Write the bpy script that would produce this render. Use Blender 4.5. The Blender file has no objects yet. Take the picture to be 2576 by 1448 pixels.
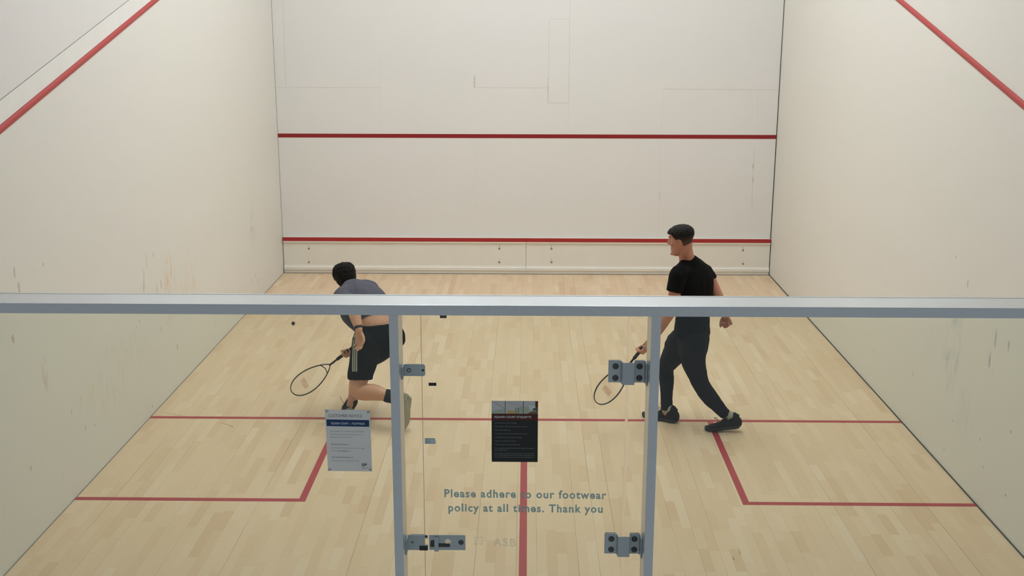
import bpy, bmesh, math, random
import numpy as np
from mathutils import Vector, Matrix, noise
from mathutils.bvhtree import BVHTree
random.seed(7)
SC = bpy.context.scene
COL = SC.collection
PI = math.pi

# ------------------------------------------------------------------ camera, world, exposure
F_PX = 2844.36
CAM_LOC = Vector((0.0197, -4.7907, 3.3994))
CAM_ROT = (1.3282, -0.0014, 0.0143)
cam_d = bpy.data.cameras.new('camera'); cam = bpy.data.objects.new('camera', cam_d); COL.objects.link(cam)
cam.location = CAM_LOC; cam.rotation_euler = CAM_ROT
cam_d.sensor_width = 36.0; cam_d.lens = F_PX / 2576 * 36.0; cam_d.clip_start = 0.05; cam_d.clip_end = 100
SC.camera = cam
SC.view_settings.view_transform = 'Standard'; SC.view_settings.look = 'None'
SC.view_settings.gamma = 1.0; SC.view_settings.use_curve_mapping = False
SC.view_settings.exposure = 0.0
w = bpy.data.worlds.new('gallery_ambient'); SC.world = w; w.use_nodes = True
w.node_tree.nodes['Background'].inputs[0].default_value = (0.86, 0.95, 1.0, 1)
w.node_tree.nodes['Background'].inputs[1].default_value = 0.275
LAMP = 21.5                      # strength of the ceiling luminaires

from mathutils import Euler
RM = Euler(CAM_ROT, 'XYZ').to_matrix()
def at(u, v, y):
    """point of the place seen at pixel (u, v), at distance y into the court"""
    d = RM @ Vector(((u - 1288) / F_PX, -(v - 724) / F_PX, -1))
    t = (y - CAM_LOC.y) / d.y
    return CAM_LOC + d * t

# ------------------------------------------------------------------ materials
MATS = {}
class NT:
    def __init__(s, name):
        s.m = bpy.data.materials.new(name); s.m.use_nodes = True; s.t = s.m.node_tree
        s.b = s.t.nodes['Principled BSDF']; s.out = s.t.nodes['Material Output']
    def n(s, typ, **kw):
        nd = s.t.nodes.new(typ)
        for k, v in kw.items():
            if k == 'ins':
                for i, x in v.items():
                    if hasattr(x, 'is_output') or hasattr(x, 'links'): s.t.links.new(x, nd.inputs[i])
                    else: nd.inputs[i].default_value = x
            else: setattr(nd, k, v)
        return nd
    def math(s, op, a, b=0.0, c=0.0, clamp=False):
        return s.n('ShaderNodeMath', operation=op, use_clamp=clamp, ins={0: a, 1: b, 2: c}).outputs[0]
    def mix(s, f, a, b, blend='MIX'):
        nd = s.n('ShaderNodeMix', data_type='RGBA', blend_type=blend)
        for i, x in ((0, f), (6, a), (7, b)):
            if hasattr(x, 'links'): s.t.links.new(x, nd.inputs[i])
            else: nd.inputs[i].default_value = x
        return nd.outputs[2]
    def ramp(s, f, stops):
        nd = s.n('ShaderNodeValToRGB'); e = nd.color_ramp.elements
        while len(e) < len(stops): e.new(0.5)
        for k, (p, c) in enumerate(stops): e[k].position = p; e[k].color = c
        s.t.links.new(f, nd.inputs[0]); return nd.outputs[0]
    def pos(s): return s.n('ShaderNodeNewGeometry').outputs['Position']
    def link(s, a, b): s.t.links.new(a, b)
def c4(r, g, b): return (r, g, b, 1)

def simple(name, col, rough=0.5, metal=0.0, spec=0.5, nscale=0, namp=0.0, bump=0.0, bscale=200, trans=0):
    t = NT(name)
    t.b.inputs['Roughness'].default_value = rough; t.b.inputs['Metallic'].default_value = metal
    t.b.inputs['Specular IOR Level'].default_value = spec
    t.b.inputs['Base Color'].default_value = c4(*col)
    if namp:
        nz = t.n('ShaderNodeTexNoise', ins={'Vector': t.pos(), 'Scale': nscale, 'Detail': 4.0}).outputs[0]
        lo = tuple(max(0, c * (1 - namp)) for c in col); hi = tuple(min(1, c * (1 + namp)) for c in col)
        t.link(t.mix(nz, c4(*lo), c4(*hi)), t.b.inputs['Base Color'])
    if bump:
        bz = t.n('ShaderNodeTexNoise', ins={'Vector': t.pos(), 'Scale': bscale, 'Detail': 3.0}).outputs[0]
        bp = t.n('ShaderNodeBump', ins={'Height': bz, 'Strength': bump, 'Distance': 0.01}).outputs[0]
        t.link(bp, t.b.inputs['Normal'])
    MATS[name] = t.m
    return t.m

def wall_mat(name, col, wear=1.0, stains=()):
    t = NT(name); p = t.pos()
    st = t.n('ShaderNodeMapping', ins={'Vector': p, 'Scale': (7.0, 7.0, 2.2)}).outputs[0]
    n1 = t.n('ShaderNodeTexNoise', ins={'Vector': st, 'Scale': 2.5, 'Detail': 6.0, 'Roughness': 0.6}).outputs[0]
    n2 = t.n('ShaderNodeTexNoise', ins={'Vector': p, 'Scale': 0.8, 'Detail': 2.0}).outputs[0]
    base = t.mix(n2, c4(col[0]*.985, col[1]*1.0, col[2]*.985), c4(min(1, col[0]*1.015), col[1]*.995, col[2]*1.02))
    # ball marks: soft vertical smudges, mostly where balls land
    z = t.n('ShaderNodeSeparateXYZ', ins={0: p}).outputs
    band = t.math('SUBTRACT', 1.0, t.math('ABSOLUTE', t.math('MULTIPLY', t.math('SUBTRACT', z[2], 0.8), 0.55)), clamp=True)
    sm = t.math('MULTIPLY', t.math('SUBTRACT', n1, 0.62), 6.0, clamp=True)
    sm = t.math('MULTIPLY', t.math('MULTIPLY', sm, band), 0.30 * wear, clamp=True)
    c = t.mix(sm, base, c4(col[0]*.70, col[1]*.64, col[2]*.48))
    # scuffs: small dark flecks
    mp = t.n('ShaderNodeMapping', ins={'Vector': p, 'Scale': (5.0, 5.0, 2.6)}).outputs[0]
    vo = t.n('ShaderNodeTexVoronoi', ins={'Vector': mp, 'Scale': 2.2, 'Randomness': 1.0})
    fl = t.math('LESS_THAN', vo.outputs['Distance'], 0.045)
    rnd = t.n('ShaderNodeSeparateColor', ins={0: vo.outputs['Color']}).outputs
    fl = t.math('MULTIPLY', fl, t.math('MULTIPLY', t.math('GREATER_THAN', rnd[0], 0.72), rnd[1]))
    fl = t.math('MULTIPLY', fl, 0.22 * wear)
    c = t.mix(fl, c, c4(.22, .20, .19))
    # individual stains: (x or y centre, z centre, half width, half height, colour, strength)
    for ax, cu, cz, hw, hh, sc, k in stains:
        du = t.math('MULTIPLY', t.math('SUBTRACT', z[ax], cu), 1.0/hw)
        dz = t.math('MULTIPLY', t.math('SUBTRACT', z[2], cz), 1.0/hh)
        d = t.math('ADD', t.math('MULTIPLY', du, du), t.math('MULTIPLY', dz, dz))
        m = t.math('SUBTRACT', 1.0, d, clamp=True)
        m2 = t.math('MULTIPLY', t.math('SUBTRACT', n1, 0.47), 5.0, clamp=True)
        m = t.math('MULTIPLY', t.math('MULTIPLY', m, m2), k, clamp=True)
        c = t.mix(m, c, c4(*sc))
    t.link(c, t.b.inputs['Base Color'])
    t.b.inputs['Roughness'].default_value = 0.55
    t.b.inputs['Specular IOR Level'].default_value = 0.3
    MATS[name] = t.m; return t.m

def floor_mat():
    t = NT('maple floor'); p = t.pos(); s = t.n('ShaderNodeSeparateXYZ', ins={0: p}).outputs
    W1 = 0.0655
    xi = t.math('DIVIDE', t.math('ADD', s[0], 10.0), W1)
    i = t.math('FLOOR', xi); fx = t.math('FRACT', xi)
    off = t.n('ShaderNodeTexWhiteNoise', noise_dimensions='1D', ins={'W': i}).outputs[0]
    yj = t.math('ADD', t.math('DIVIDE', s[1], 0.42), t.math('MULTIPLY', off, 7.0))
    # uneven stave lengths
    wob = t.math('MULTIPLY', t.math('SINE', t.math('MULTIPLY', yj, 2.1)), 0.28)
    yj = t.math('ADD', yj, wob)
    j = t.math('FLOOR', yj); fy = t.math('FRACT', yj)
    cv = t.n('ShaderNodeCombineXYZ', ins={0: i, 1: j, 2: 0.0}).outputs[0]
    wn = t.n('ShaderNodeTexWhiteNoise', noise_dimensions='2D', ins={'Vector': cv}).outputs
    cr = t.n('ShaderNodeSeparateColor', ins={0: wn[1]}).outputs
    col = t.ramp(cr[0], [(0.0, c4(.650, .460, .290)), (0.12, c4(.700, .520, .340)), (0.40, c4(.735, .560, .375)),
                         (0.85, c4(.760, .590, .400)), (1.0, c4(.790, .640, .460))])
    mp = t.n('ShaderNodeMapping', ins={'Vector': p, 'Scale': (38.0, 3.0, 1.0)}).outputs[0]
    gr = t.n('ShaderNodeTexNoise', ins={'Vector': mp, 'Scale': 1.0, 'Detail': 5.0, 'Roughness': .6, 'Distortion': .6}).outputs[0]
    col = t.mix(t.math('MULTIPLY', gr, 0.30), col, c4(.66, .47, .29))
    blo = t.n('ShaderNodeTexNoise', ins={'Vector': p, 'Scale': 1.7, 'Detail': 3.0}).outputs[0]
    col = t.mix(t.math('MULTIPLY', blo, 0.20), col, c4(.74, .57, .38))
    # end joints, faint; long joints every second stave, dark and uneven
    ej = t.math('LESS_THAN', fy, 0.006)
    col = t.mix(t.math('MULTIPLY', ej, .35), col, c4(.42, .26, .13))
    odd = t.math('FLOORED_MODULO', i, 2.0)
    lj = t.math('MULTIPLY', t.math('LESS_THAN', fx, 0.030), t.math('LESS_THAN', odd, 0.5))
    lj2 = t.math('LESS_THAN', fx, 0.018)
    str_ = t.n('ShaderNodeTexWhiteNoise', noise_dimensions='1D', ins={'W': t.math('ADD', i, 55.0)}).outputs[0]
    ln = t.n('ShaderNodeTexNoise', noise_dimensions='2D', ins={'Vector': t.n('ShaderNodeCombineXYZ', ins={0: i, 1: t.math('MULTIPLY', s[1], .5), 2: 0.0}).outputs[0], 'Scale': 1.3, 'Detail': 1.0}).outputs[0]
    k = t.math('MULTIPLY', t.math('POWER', t.math('MULTIPLY', str_, t.math('MULTIPLY', ln, 2.0)), 2.2), 0.85, clamp=True)
    k = t.math('ADD', k, 0.07, clamp=True)
    col = t.mix(t.math('MULTIPLY', lj2, 0.10), col, c4(.40, .24, .12))
    col = t.mix(t.math('MULTIPLY', lj, k), col, c4(.13, .07, .035))
    # specks and heel marks
    vo = t.n('ShaderNodeTexVoronoi', ins={'Vector': p, 'Scale': 5.0, 'Randomness': 1.0})
    rnd = t.n('ShaderNodeSeparateColor', ins={0: vo.outputs['Color']}).outputs
    sp = t.math('MULTIPLY', t.math('LESS_THAN', vo.outputs['Distance'], 0.022), t.math('GREATER_THAN', rnd[0], .62))
    col = t.mix(t.math('MULTIPLY', sp, 0.6), col, c4(.2, .11, .07))
    t.link(col, t.b.inputs['Base Color'])
    t.b.inputs['Roughness'].default_value = 0.42
    t.b.inputs['Specular IOR Level'].default_value = 0.25
    MATS['floor'] = t.m; return t.m

def glass_mat(name, tint, refl=1.0):
    t = NT(name); t.t.nodes.remove(t.b)
    tr = t.n('ShaderNodeBsdfTransparent', ins={0: c4(*tint)}).outputs[0]
    gl = t.n('ShaderNodeBsdfGlossy', ins={0: c4(.9, .95, 1), 'Roughness': 0.02}).outputs[0]
    fr = t.n('ShaderNodeFresnel', ins={'IOR': 1.45}).outputs[0]
    mx = t.n('ShaderNodeMixShader', ins={0: t.math('MULTIPLY', fr, refl), 1: tr, 2: gl}).outputs[0]
    t.link(mx, t.out.inputs['Surface']); MATS[name] = t.m; return t.m

def film_mat(name, col, alpha):
    t = NT(name); t.b.inputs['Base Color'].default_value = c4(*col); t.b.inputs['Alpha'].default_value = alpha
    t.b.inputs['Roughness'].default_value = .5
    MATS[name] = t.m; return t.m

def sheet_mat(name, col, back, alpha=1.0):
    """thin sheet that light also passes through from behind"""
    t = NT(name); t.t.nodes.remove(t.b)
    d = t.n('ShaderNodeBsdfDiffuse', ins={0: c4(*col)}).outputs[0]
    b_ = t.n('ShaderNodeBsdfTranslucent', ins={0: c4(*col)}).outputs[0]
    sh = t.n('ShaderNodeMixShader', ins={0: back, 1: d, 2: b_}).outputs[0]
    if alpha < 1:
        tr = t.n('ShaderNodeBsdfTransparent').outputs[0]
        sh = t.n('ShaderNodeMixShader', ins={0: alpha, 1: tr, 2: sh}).outputs[0]
    t.link(sh, t.out.inputs['Surface']); MATS[name] = t.m; return t.m
def emit_mat(name, col, k):
    t = NT(name); t.b.inputs['Base Color'].default_value = c4(0, 0, 0)
    t.b.inputs['Emission Color'].default_value = c4(*col); t.b.inputs['Emission Strength'].default_value = k
    MATS[name] = t.m; return t.m

OCH = (.72, .50, .22)
M_FRONT = wall_mat('front wall paint', (.80, .785, .755), .35)
M_LEFT = wall_mat('left wall paint', (.79, .775, .715), 1.0, stains=(
    (1, 5.05, 0.95, .22, .40, OCH, .9), (1, 5.6, 0.85, .35, .38, OCH, .4), (1, 8.2, .9, .18, .40, (.42, .44, .42), .45),
    (1, 2.35, 1.0, .08, .18, (.55, .42, .26), .6), (1, 3.6, .6, .9, .35, OCH, .22)))
M_RIGHT = wall_mat('right wall paint', (.785, .765, .70), 1.1, stains=(
    (1, 3.35, .95, .22, .42, (.38, .46, .48), .6), (1, 3.0, .55, .2, .25, (.42, .50, .52), .4), (1, 8.6, 1.0, .6, .8, OCH, .12)))
M_BAND = simple('upper band paint', (.84, .83, .80), .5, nscale=6, namp=.04)
M_FLOOR = floor_mat()
M_LINE = simple('floor line paint', (.40, .032, .042), .45, nscale=9, namp=.12)
M_WLINE = simple('wall line paint', (.27, .009, .012), .45, nscale=9, namp=.05)
M_BATTEN = simple('side line batten paint', (.47, .050, .048), .5, nscale=4, namp=.06)
M_SEAM = simple('panel seam', (.58, .555, .51), .8, nscale=30, namp=.2)
M_SEAM_D = simple('dark joint', (.05, .048, .045), .8)
M_SEAM_G = simple('grey joint', (.25, .24, .22), .8, nscale=14, namp=.4)
M_FILL = simple('yellowed filler', (.60, .53, .40), .8, nscale=40, namp=.2)
M_TIN = simple('tin board paint', (.82, .79, .71), .45, nscale=4, namp=.03)
M_BOLT = simple('bolt steel', (.30, .24, .19), .4, .6)
M_ALU = simple('satin aluminium', (.68, .72, .755), .30, .70, nscale=60, namp=.03)
M_ALU_T = M_ALU
M_STEEL = simple('grey hardware steel', (.50, .55, .57), .35, .5)
M_BLK = simple('black plastic', (.012, .012, .013), .4)
M_DARKB = simple('dark bolt head', (.10, .105, .10), .35, .5)
M_GLASS = glass_mat('clear toughened glass', (.935, .955, .915))
M_SEAL = sheet_mat('translucent seal', (1.0, .86, .70), .88, .66)
M_SEAL_D = film_mat('reddish seal', (.66, .36, .30), .55)
M_WHITE = sheet_mat('white paper', (.86, .88, .93), .78)
M_NAVY = simple('navy print', (.010, .045, .16), .5)
M_INK = simple('black ink', (.06, .06, .075), .6)
M_INKG = simple('soft grey ink', (.22, .23, .26), .6)
M_POST = simple('black poster', (.013, .014, .013), .4)
M_MAROON = simple('maroon print', (.085, .010, .006), .4)
M_WINK = simple('white print', (.85, .9, .9), .6)
M_GINK = simple('grey print', (.40, .45, .45), .6)
M_VINYL = sheet_mat('blue grey vinyl', (.32, .50, .57), .78, .94)
M_ETCH = sheet_mat('faded vinyl', (.50, .60, .58), .40, .30)
M_CEIL = simple('ceiling', (.80, .80, .78), .8, nscale=3, namp=.02)
M_LAMP = emit_mat('luminaire diffuser', (.945, .995, 1.03), LAMP)
M_FIX = simple('luminaire body', (.8, .8, .8), .5)

# ------------------------------------------------------------------ mesh helpers
class MB:
    def __init__(s): s.v = []; s.f = []; s.mi = []
    def add(s, vs, fs, mi=0):
        o = len(s.v); s.v += [tuple(p) for p in vs]; s.f += [tuple(i + o for i in f) for f in fs]; s.mi += [mi] * len(fs)
        return s
    def box(s, x0, x1, y0, y1, z0, z1, mi=0):
        vs = [(x, y, z) for x in (x0, x1) for y in (y0, y1) for z in (z0, z1)]
        return s.add(vs, [(0, 1, 3, 2), (4, 6, 7, 5), (0, 4, 5, 1), (2, 3, 7, 6), (0, 2, 6, 4), (1, 5, 7, 3)], mi)
    def prism(s, poly, a, b, fn, mi=0):
        """closed polygon swept between a and b; fn(p, q, t) gives the point"""
        n = len(poly); vs = [fn(p, q, t) for t in (a, b) for p, q in poly]
        fs = [tuple(range(n))[::-1], tuple(range(n, 2 * n))] + [(i, (i + 1) % n, (i + 1) % n + n, i + n) for i in range(n)]
        return s.add(vs, fs, mi)
    def cyl(s, c, axis, r, h, n=24, r2=None, mi=0):
        axis = Vector(axis).normalized(); a = axis.orthogonal().normalized(); b = axis.cross(a); c = Vector(c)
        r2 = r if r2 is None else r2
        vs = [c + (a * math.cos(2*PI*k/n) + b * math.sin(2*PI*k/n)) * rr + axis * hh for rr, hh in ((r, 0), (r2, h)) for k in range(n)]
        fs = [tuple(range(n))[::-1], tuple(range(n, 2*n))] + [(i, (i+1) % n, (i+1) % n + n, i + n) for i in range(n)]
        return s.add(vs, fs, mi)
    def dome(s, c, axis, r, h, n=24, m=6, mi=0):
        axis = Vector(axis).normalized(); a = axis.orthogonal().normalized(); b = axis.cross(a); c = Vector(c)
        vs = []; fs = []
        for j in range(m):
            th = (PI/2) * j / m
            vs += [c + (a*math.cos(2*PI*k/n) + b*math.sin(2*PI*k/n)) * r*math.cos(th) + axis*h*math.sin(th) for k in range(n)]
        vs.append(c + axis*h); vs.append(c)
        for j in range(m-1): fs += [(j*n+k, j*n+(k+1) % n, (j+1)*n+(k+1) % n, (j+1)*n+k) for k in range(n)]
        fs += [((m-1)*n+k, (m-1)*n+(k+1) % n, m*n) for k in range(n)] + [(k, m*n+1, (k+1) % n) for k in range(n)]
        return s.add(vs, fs, mi)
    def loft(s, pts, radii, ref=None, n=20, sub=6, p=2.0, cap=True, mi=0, cp0=1.0, cp1=1.0):
        """smooth tube through pts; radii (a, b): a across ref, b along ref; rounded ends"""
        pts = [Vector(q) for q in pts]; rad = [(r, r) if not hasattr(r, '__len__') else tuple(r) for r in radii]
        refs = ref if isinstance(ref, list) else [ref] * len(pts)
        P = []; R = []; RF = []
        def cr(a, b, c, d, t): return 0.5 * ((2*b) + (c-a)*t + (2*a-5*b+4*c-d)*t*t + (3*b-a-3*c+d)*t*t*t)
        m = len(pts)
        for i in range(m-1):
            i0 = max(0, i-1); i3 = min(m-1, i+2)
            for k in range(sub):
                t = k / sub
                P.append(cr(pts[i0], pts[i], pts[i+1], pts[i3], t))
                R.append(tuple(max(1e-4, cr(rad[i0][q], rad[i][q], rad[i+1][q], rad[i3][q], t)) for q in (0, 1)))
                RF.append(None if refs[i] is None else refs[i].lerp(refs[i+1], t))
        P.append(pts[-1]); R.append(rad[-1]); RF.append(refs[-1])
        T = []
        for i in range(len(P)):
            T.append((P[min(i+1, len(P)-1)] - P[max(i-1, 0)]).normalized())
        if cap:
            cp = []; 
            for end in (0, 1):
                q = P[0] if end == 0 else P[-1]; tt = -T[0] if end == 0 else T[-1]; rr = R[0] if end == 0 else R[-1]
                rm = min(rr) * (cp0 if end == 0 else cp1); lst = []
                for a in (25, 50, 70, 85):
                    a = math.radians(a); lst.append((q + tt*rm*math.sin(a), (rr[0]*math.cos(a), rr[1]*math.cos(a))))
                cp.append(lst)
            P = [q for q, _ in cp[0][::-1]] + P + [q for q, _ in cp[1]]
            R = [q for _, q in cp[0][::-1]] + R + [q for _, q in cp[1]]
            T = [T[0]]*4 + T + [T[-1]]*4; RF = [RF[0]]*4 + RF + [RF[-1]]*4
        vs = []; prev = None
        for q, tt, (ra, rb), rf in zip(P, T, R, RF):
            base = rf if rf is not None else (prev if prev is not None else tt.orthogonal())
            b = (base - tt * base.dot(tt)).normalized(); a = tt.cross(b)
            if rf is None: prev = b
            for k in range(n):
                c_, s_ = math.cos(2*PI*k/n), math.sin(2*PI*k/n)
                e = 2.0 / p
                x = math.copysign(abs(c_)**e, c_) * ra; y = math.copysign(abs(s_)**e, s_) * rb
                vs.append(q + a*x + b*y)
        L = len(P); fs = [(i*n+k, i*n+(k+1) % n, (i+1)*n+(k+1) % n, (i+1)*n+k) for i in range(L-1) for k in range(n)]
        fs += [tuple(range(n))[::-1], tuple(range((L-1)*n, L*n))]
        return s.add(vs, fs, mi)
    def ell(s, c, r, M=None, n=16, m=10, mi=0):
        c = Vector(c); M = M or Matrix.Identity(3); vs = []; fs = []
        for j in range(1, m):
            th = PI*j/m
            for k in range(n):
                ph = 2*PI*k/n
                vs.append(c + M @ Vector((r[0]*math.sin(th)*math.cos(ph), r[1]*math.sin(th)*math.sin(ph), r[2]*math.cos(th))))
        vs.append(c + M @ Vector((0, 0, r[2]))); vs.append(c + M @ Vector((0, 0, -r[2]))); a = len(vs)-2
        for j in range(m-2): fs += [(j*n+k, (j+1)*n+k, (j+1)*n+(k+1) % n, j*n+(k+1) % n) for k in range(n)]
        fs += [(a, k, (k+1) % n) for k in range(n)] + [(a+1, (m-2)*n+(k+1) % n, (m-2)*n+k) for k in range(n)]
        return s.add(vs, fs, mi)
    def mesh(s, name):
        me = bpy.data.meshes.new(name); me.from_pydata(s.v, [], s.f); me.update()
        bm = bmesh.new(); bm.from_mesh(me); bmesh.ops.recalc_face_normals(bm, faces=bm.faces); bm.to_mesh(me); bm.free()
        return me
    def build(s, name, mat, parent=None, smooth=False, bevel=0.0):
        me = s.mesh(name)
        mats = mat if isinstance(mat, (list, tuple)) else [mat]
        for m in mats: me.materials.append(m)
        if len(mats) > 1: me.polygons.foreach_set('material_index', s.mi)
        if bevel:
            bm = bmesh.new(); bm.from_mesh(me)
            es = [e for e in bm.edges if len(e.link_faces) == 2 and e.calc_face_angle(0) > .6]
            bmesh.ops.bevel(bm, geom=es, offset=bevel, segments=2, affect='EDGES', profile=.6)
            bm.to_mesh(me); bm.free()
        if smooth: me.polygons.foreach_set('use_smooth', [True]*len(me.polygons))
        return put(name, me, parent)

def put(name, me, parent=None):
    o = bpy.data.objects.new(name, me); COL.objects.link(o)
    if parent:
        o.parent = parent; o.matrix_parent_inverse = parent.matrix_basis.inverted()
    return o
def tag(o, label=None, cat=None, group=None, kind=None):
    if label: o['label'] = label
    if cat: o['category'] = cat
    if group: o['group'] = group
    if kind: o['kind'] = kind
    return o
def empty(name, loc, label, cat, group=None):
    o = bpy.data.objects.new(name, None); COL.objects.link(o); o.location = loc
    o.empty_display_size = .1
    return tag(o, label, cat, group)

def remesh(mb, vox, smooth_it=4, f=.5):
    """fuse overlapping closed solids into one continuous skin"""
    me = mb.mesh('tmp'); o = bpy.data.objects.new('tmp', me); COL.objects.link(o)
    r = o.modifiers.new('r', 'REMESH'); r.mode = 'VOXEL'; r.voxel_size = vox; r.adaptivity = 0
    if smooth_it:
        s = o.modifiers.new('s', 'SMOOTH'); s.factor = f; s.iterations = smooth_it
    dg = bpy.context.evaluated_depsgraph_get(); ev = o.evaluated_get(dg)
    out = bpy.data.meshes.new_from_object(ev)
    bpy.data.objects.remove(o); bpy.data.meshes.remove(me)
    out.materials.clear()
    out.polygons.foreach_set('use_smooth', [True]*len(out.polygons))
    return out
def coords(me):
    a = np.empty(len(me.vertices)*3, dtype=np.float32); me.vertices.foreach_get('co', a); return a.reshape(-1, 3).astype(float)
def normals(me):
    a = np.empty(len(me.vertices)*3, dtype=np.float32); me.vertex_normals.foreach_get('vector', a); return a.reshape(-1, 3).astype(float)
def setco(me, a): me.vertices.foreach_set('co', a.astype(np.float32).ravel()); me.update()
def wrinkle(me, fn):
    """move the skin along its normals by fn(x, y, z)"""
    a = coords(me); n = normals(me)
    d = np.array([fn(Vector(p)) for p in a])
    setco(me, a + n*d[:, None])

def text_mesh(lines, mat, name, parent, y=0.0, bold=0.0, space=1.08):
    """lines: (string, x0, x1, z_base, cap_height, align); x1 None keeps natural width"""
    mb = MB()
    for st, x0, x1, zb, ch, *rest in lines:
        slope = rest[0] if rest else 0.0; b = rest[1] if len(rest) > 1 else bold
        cu = bpy.data.curves.new('t', 'FONT'); cu.body = st; cu.size = 1.0; cu.offset = b; cu.space_character = space; cu.resolution_u = 3
        o = bpy.data.objects.new('t', cu); COL.objects.link(o)
        dg = bpy.context.evaluated_depsgraph_get(); me = bpy.data.meshes.new_from_object(o.evaluated_get(dg))
        a = coords(me); fs = [tuple(p.vertices) for p in me.polygons]
        bpy.data.objects.remove(o); bpy.data.curves.remove(cu); bpy.data.meshes.remove(me)
        xmin, xmax = a[:, 0].min(), a[:, 0].max()
        sz = ch / 0.70
        sx = (x1 - x0) / (xmax - xmin) if x1 is not None else sz * .92
        mb.add([(x0 + (q[0]-xmin)*sx, y, zb + q[1]*sz + slope*((q[0]-xmin)*sx)) for q in a], fs)
    me = bpy.data.meshes.new(name); me.from_pydata(mb.v, [], mb.f); me.update(); me.materials.append(mat)
    return put(name, me, parent)

# ------------------------------------------------------------------ the court shell
X0, X1, YF, ZC = -3.2, 3.2, 9.75, 7.2
def struct(o, label=None): o['kind'] = 'structure'; return o if not label else tag(o, label)
floor = struct(MB().box(X0-.2, X1+.2, -.2, YF+.2, -.2, 0).build('floor', M_FLOOR))
wf = struct(MB().box(X0-.2, X1+.2, YF, YF+.2, 0, ZC).build('wall_front', M_FRONT))
wl = struct(MB().box(X0-.2, X0, -.2, YF, 0, ZC).build('wall_left', M_LEFT))
wr = struct(MB().box(X1, X1+.2, -.2, YF, 0, ZC).build('wall_right', M_RIGHT))
struct(MB().box(X0-.2, X1+.2, -.2, YF+.2, ZC, ZC+.2).build('ceiling', M_CEIL))
LW = .05; SH = 9.75 - 5.49   # short line, near edge 4.26 m from the back wall
e = .0012
MB().box(X0, X1, SH, SH+LW, 0, e).build('short_line', M_LINE, floor)
MB().box(-LW/2, LW/2, 0.02, SH, 0, e).build('half_court_line', M_LINE, floor)
for sgn in (-1, 1):
    xi = sgn*(3.2-1.6); xo = xi - sgn*LW; yb = SH-1.6
    b = MB(); b.box(min(xi, xo), max(xi, xo), yb-LW, SH, 0, e)
    b.box(min(xi, sgn*3.2), max(xi, sgn*3.2), yb-LW, yb, 0, e)
    b.build('service_box_line', M_LINE, floor)
# joints where the walls meet floor and each other
MB().box(X1-.009, X1, 0.02, YF, 0, .006).build('floor_joint', M_SEAM_D, floor)
MB().box(X0, X0+.005, 0.02, YF, 0, .004).build('floor_joint', M_SEAM_G, floor)
MB().box(X0, X1, 9.700, 9.708, 0, .004).build('floor_joint', M_SEAM_D, floor)
b = MB(); b.prism([(0, 0), (-.012, 0), (-.0035, ZC), (0, ZC)], YF-.004, YF, lambda p, q, t: (X1+p, t, q))
b.build('corner_joint', M_SEAM_D, wf)
MB().box(X0, X0+.004, YF-.003, YF, .48, ZC).build('corner_joint', M_SEAM_G, wf)
# front wall: service line, panel seams and repairs
MB().box(X0, X1, YF-.002, YF, 1.78, 1.83).build('service_line', M_WLINE, wf)
def fr(u0, v0, u1, v1, mat, name='panel_seam'):
    a = at(u0, v0, YF); c = at(u1, v1, YF)
    return (a.x, c.x, a.z, c.z)
sm = MB(); smf = MB(); smy = MB()
def seam(b, u0, v0, u1, v1, w):
    a = at(u0, v0, YF-.001); c = at(u1, v1, YF-.001); h = w/2
    if abs(u1-u0) > abs(v1-v0): b.add([(a.x, YF-.001, a.z-h), (c.x, YF-.001, c.z-h), (c.x, YF-.001, c.z+h), (a.x, YF-.001, a.z+h)], [(0, 1, 2, 3)])
    else: b.add([(a.x-h, YF-.001, a.z), (c.x-h, YF-.001, c.z), (c.x+h, YF-.001, c.z), (a.x+h, YF-.001, a.z)], [(0, 1, 2, 3)])
for q in [(711, 0, 719, 218, .0035), (697, 220, 957, 220, .003), (1195, 220, 1378, 221, .004), (1668, 224, 1958, 226, .004),
          (1434, 0, 1434, 48, .0025), (1383, 48, 1433, 48, .003), (957, 130, 957, 330, .0012), (1668, 225, 1664, 330, .0015),
          (1907, 226, 1905, 300, .0014), (1662, 352, 1656, 596, .0015), (1430, 260, 1430, 338, .0012), (1195, 352, 1196, 594, .0008)]: seam(sm, *q)
for q in [(1381, 50, 1380, 195, .0035), (1433, 50, 1431, 259, .0035), (1379, 259, 1431, 259, .004), (1379, 195, 1378, 259, .006)]: seam(smf, *q)
for q in [(1898, 374, 1893, 470, .004), (1893, 470, 1891, 532, .004)]: seam(smf, *q)
sm.build('panel_seam', M_SEAM, wf); smf.build('filled_seam', M_FILL, wf)
rr = random.Random(3)
for (u, v0, v1, wd) in [(1193.5, 190, 220, .018), (1379, 197, 238, .008), (1660, 484, 502, .006), (1895, 412, 424, .02), (1894, 446, 458, .018)]:
    n = 9; L = []; Rr = []
    for k in range(n+1):
        c = at(u, v0 + (v1-v0)*k/n, YF-.0015)
        L.append((c.x - wd*(.3+.4*rr.random()), YF-.0015, c.z)); Rr.append((c.x + wd*(.3+.4*rr.random()), YF-.0015, c.z))
    smy.add(L + Rr, [(k, k+1, n+2+k, n+1+k) for k in range(n)])
smy.build('filler_patch', simple('flaking filler', (.62, .585, .49), .8, nscale=60, namp=.15), wf)
for u, v in ((1963, 166), (1957, 281)):
    MB().dome(at(u, v, YF), (0, -1, 0), .006, .003, 10, 3).build('screw_head', M_SEAM_D, wf)
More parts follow.
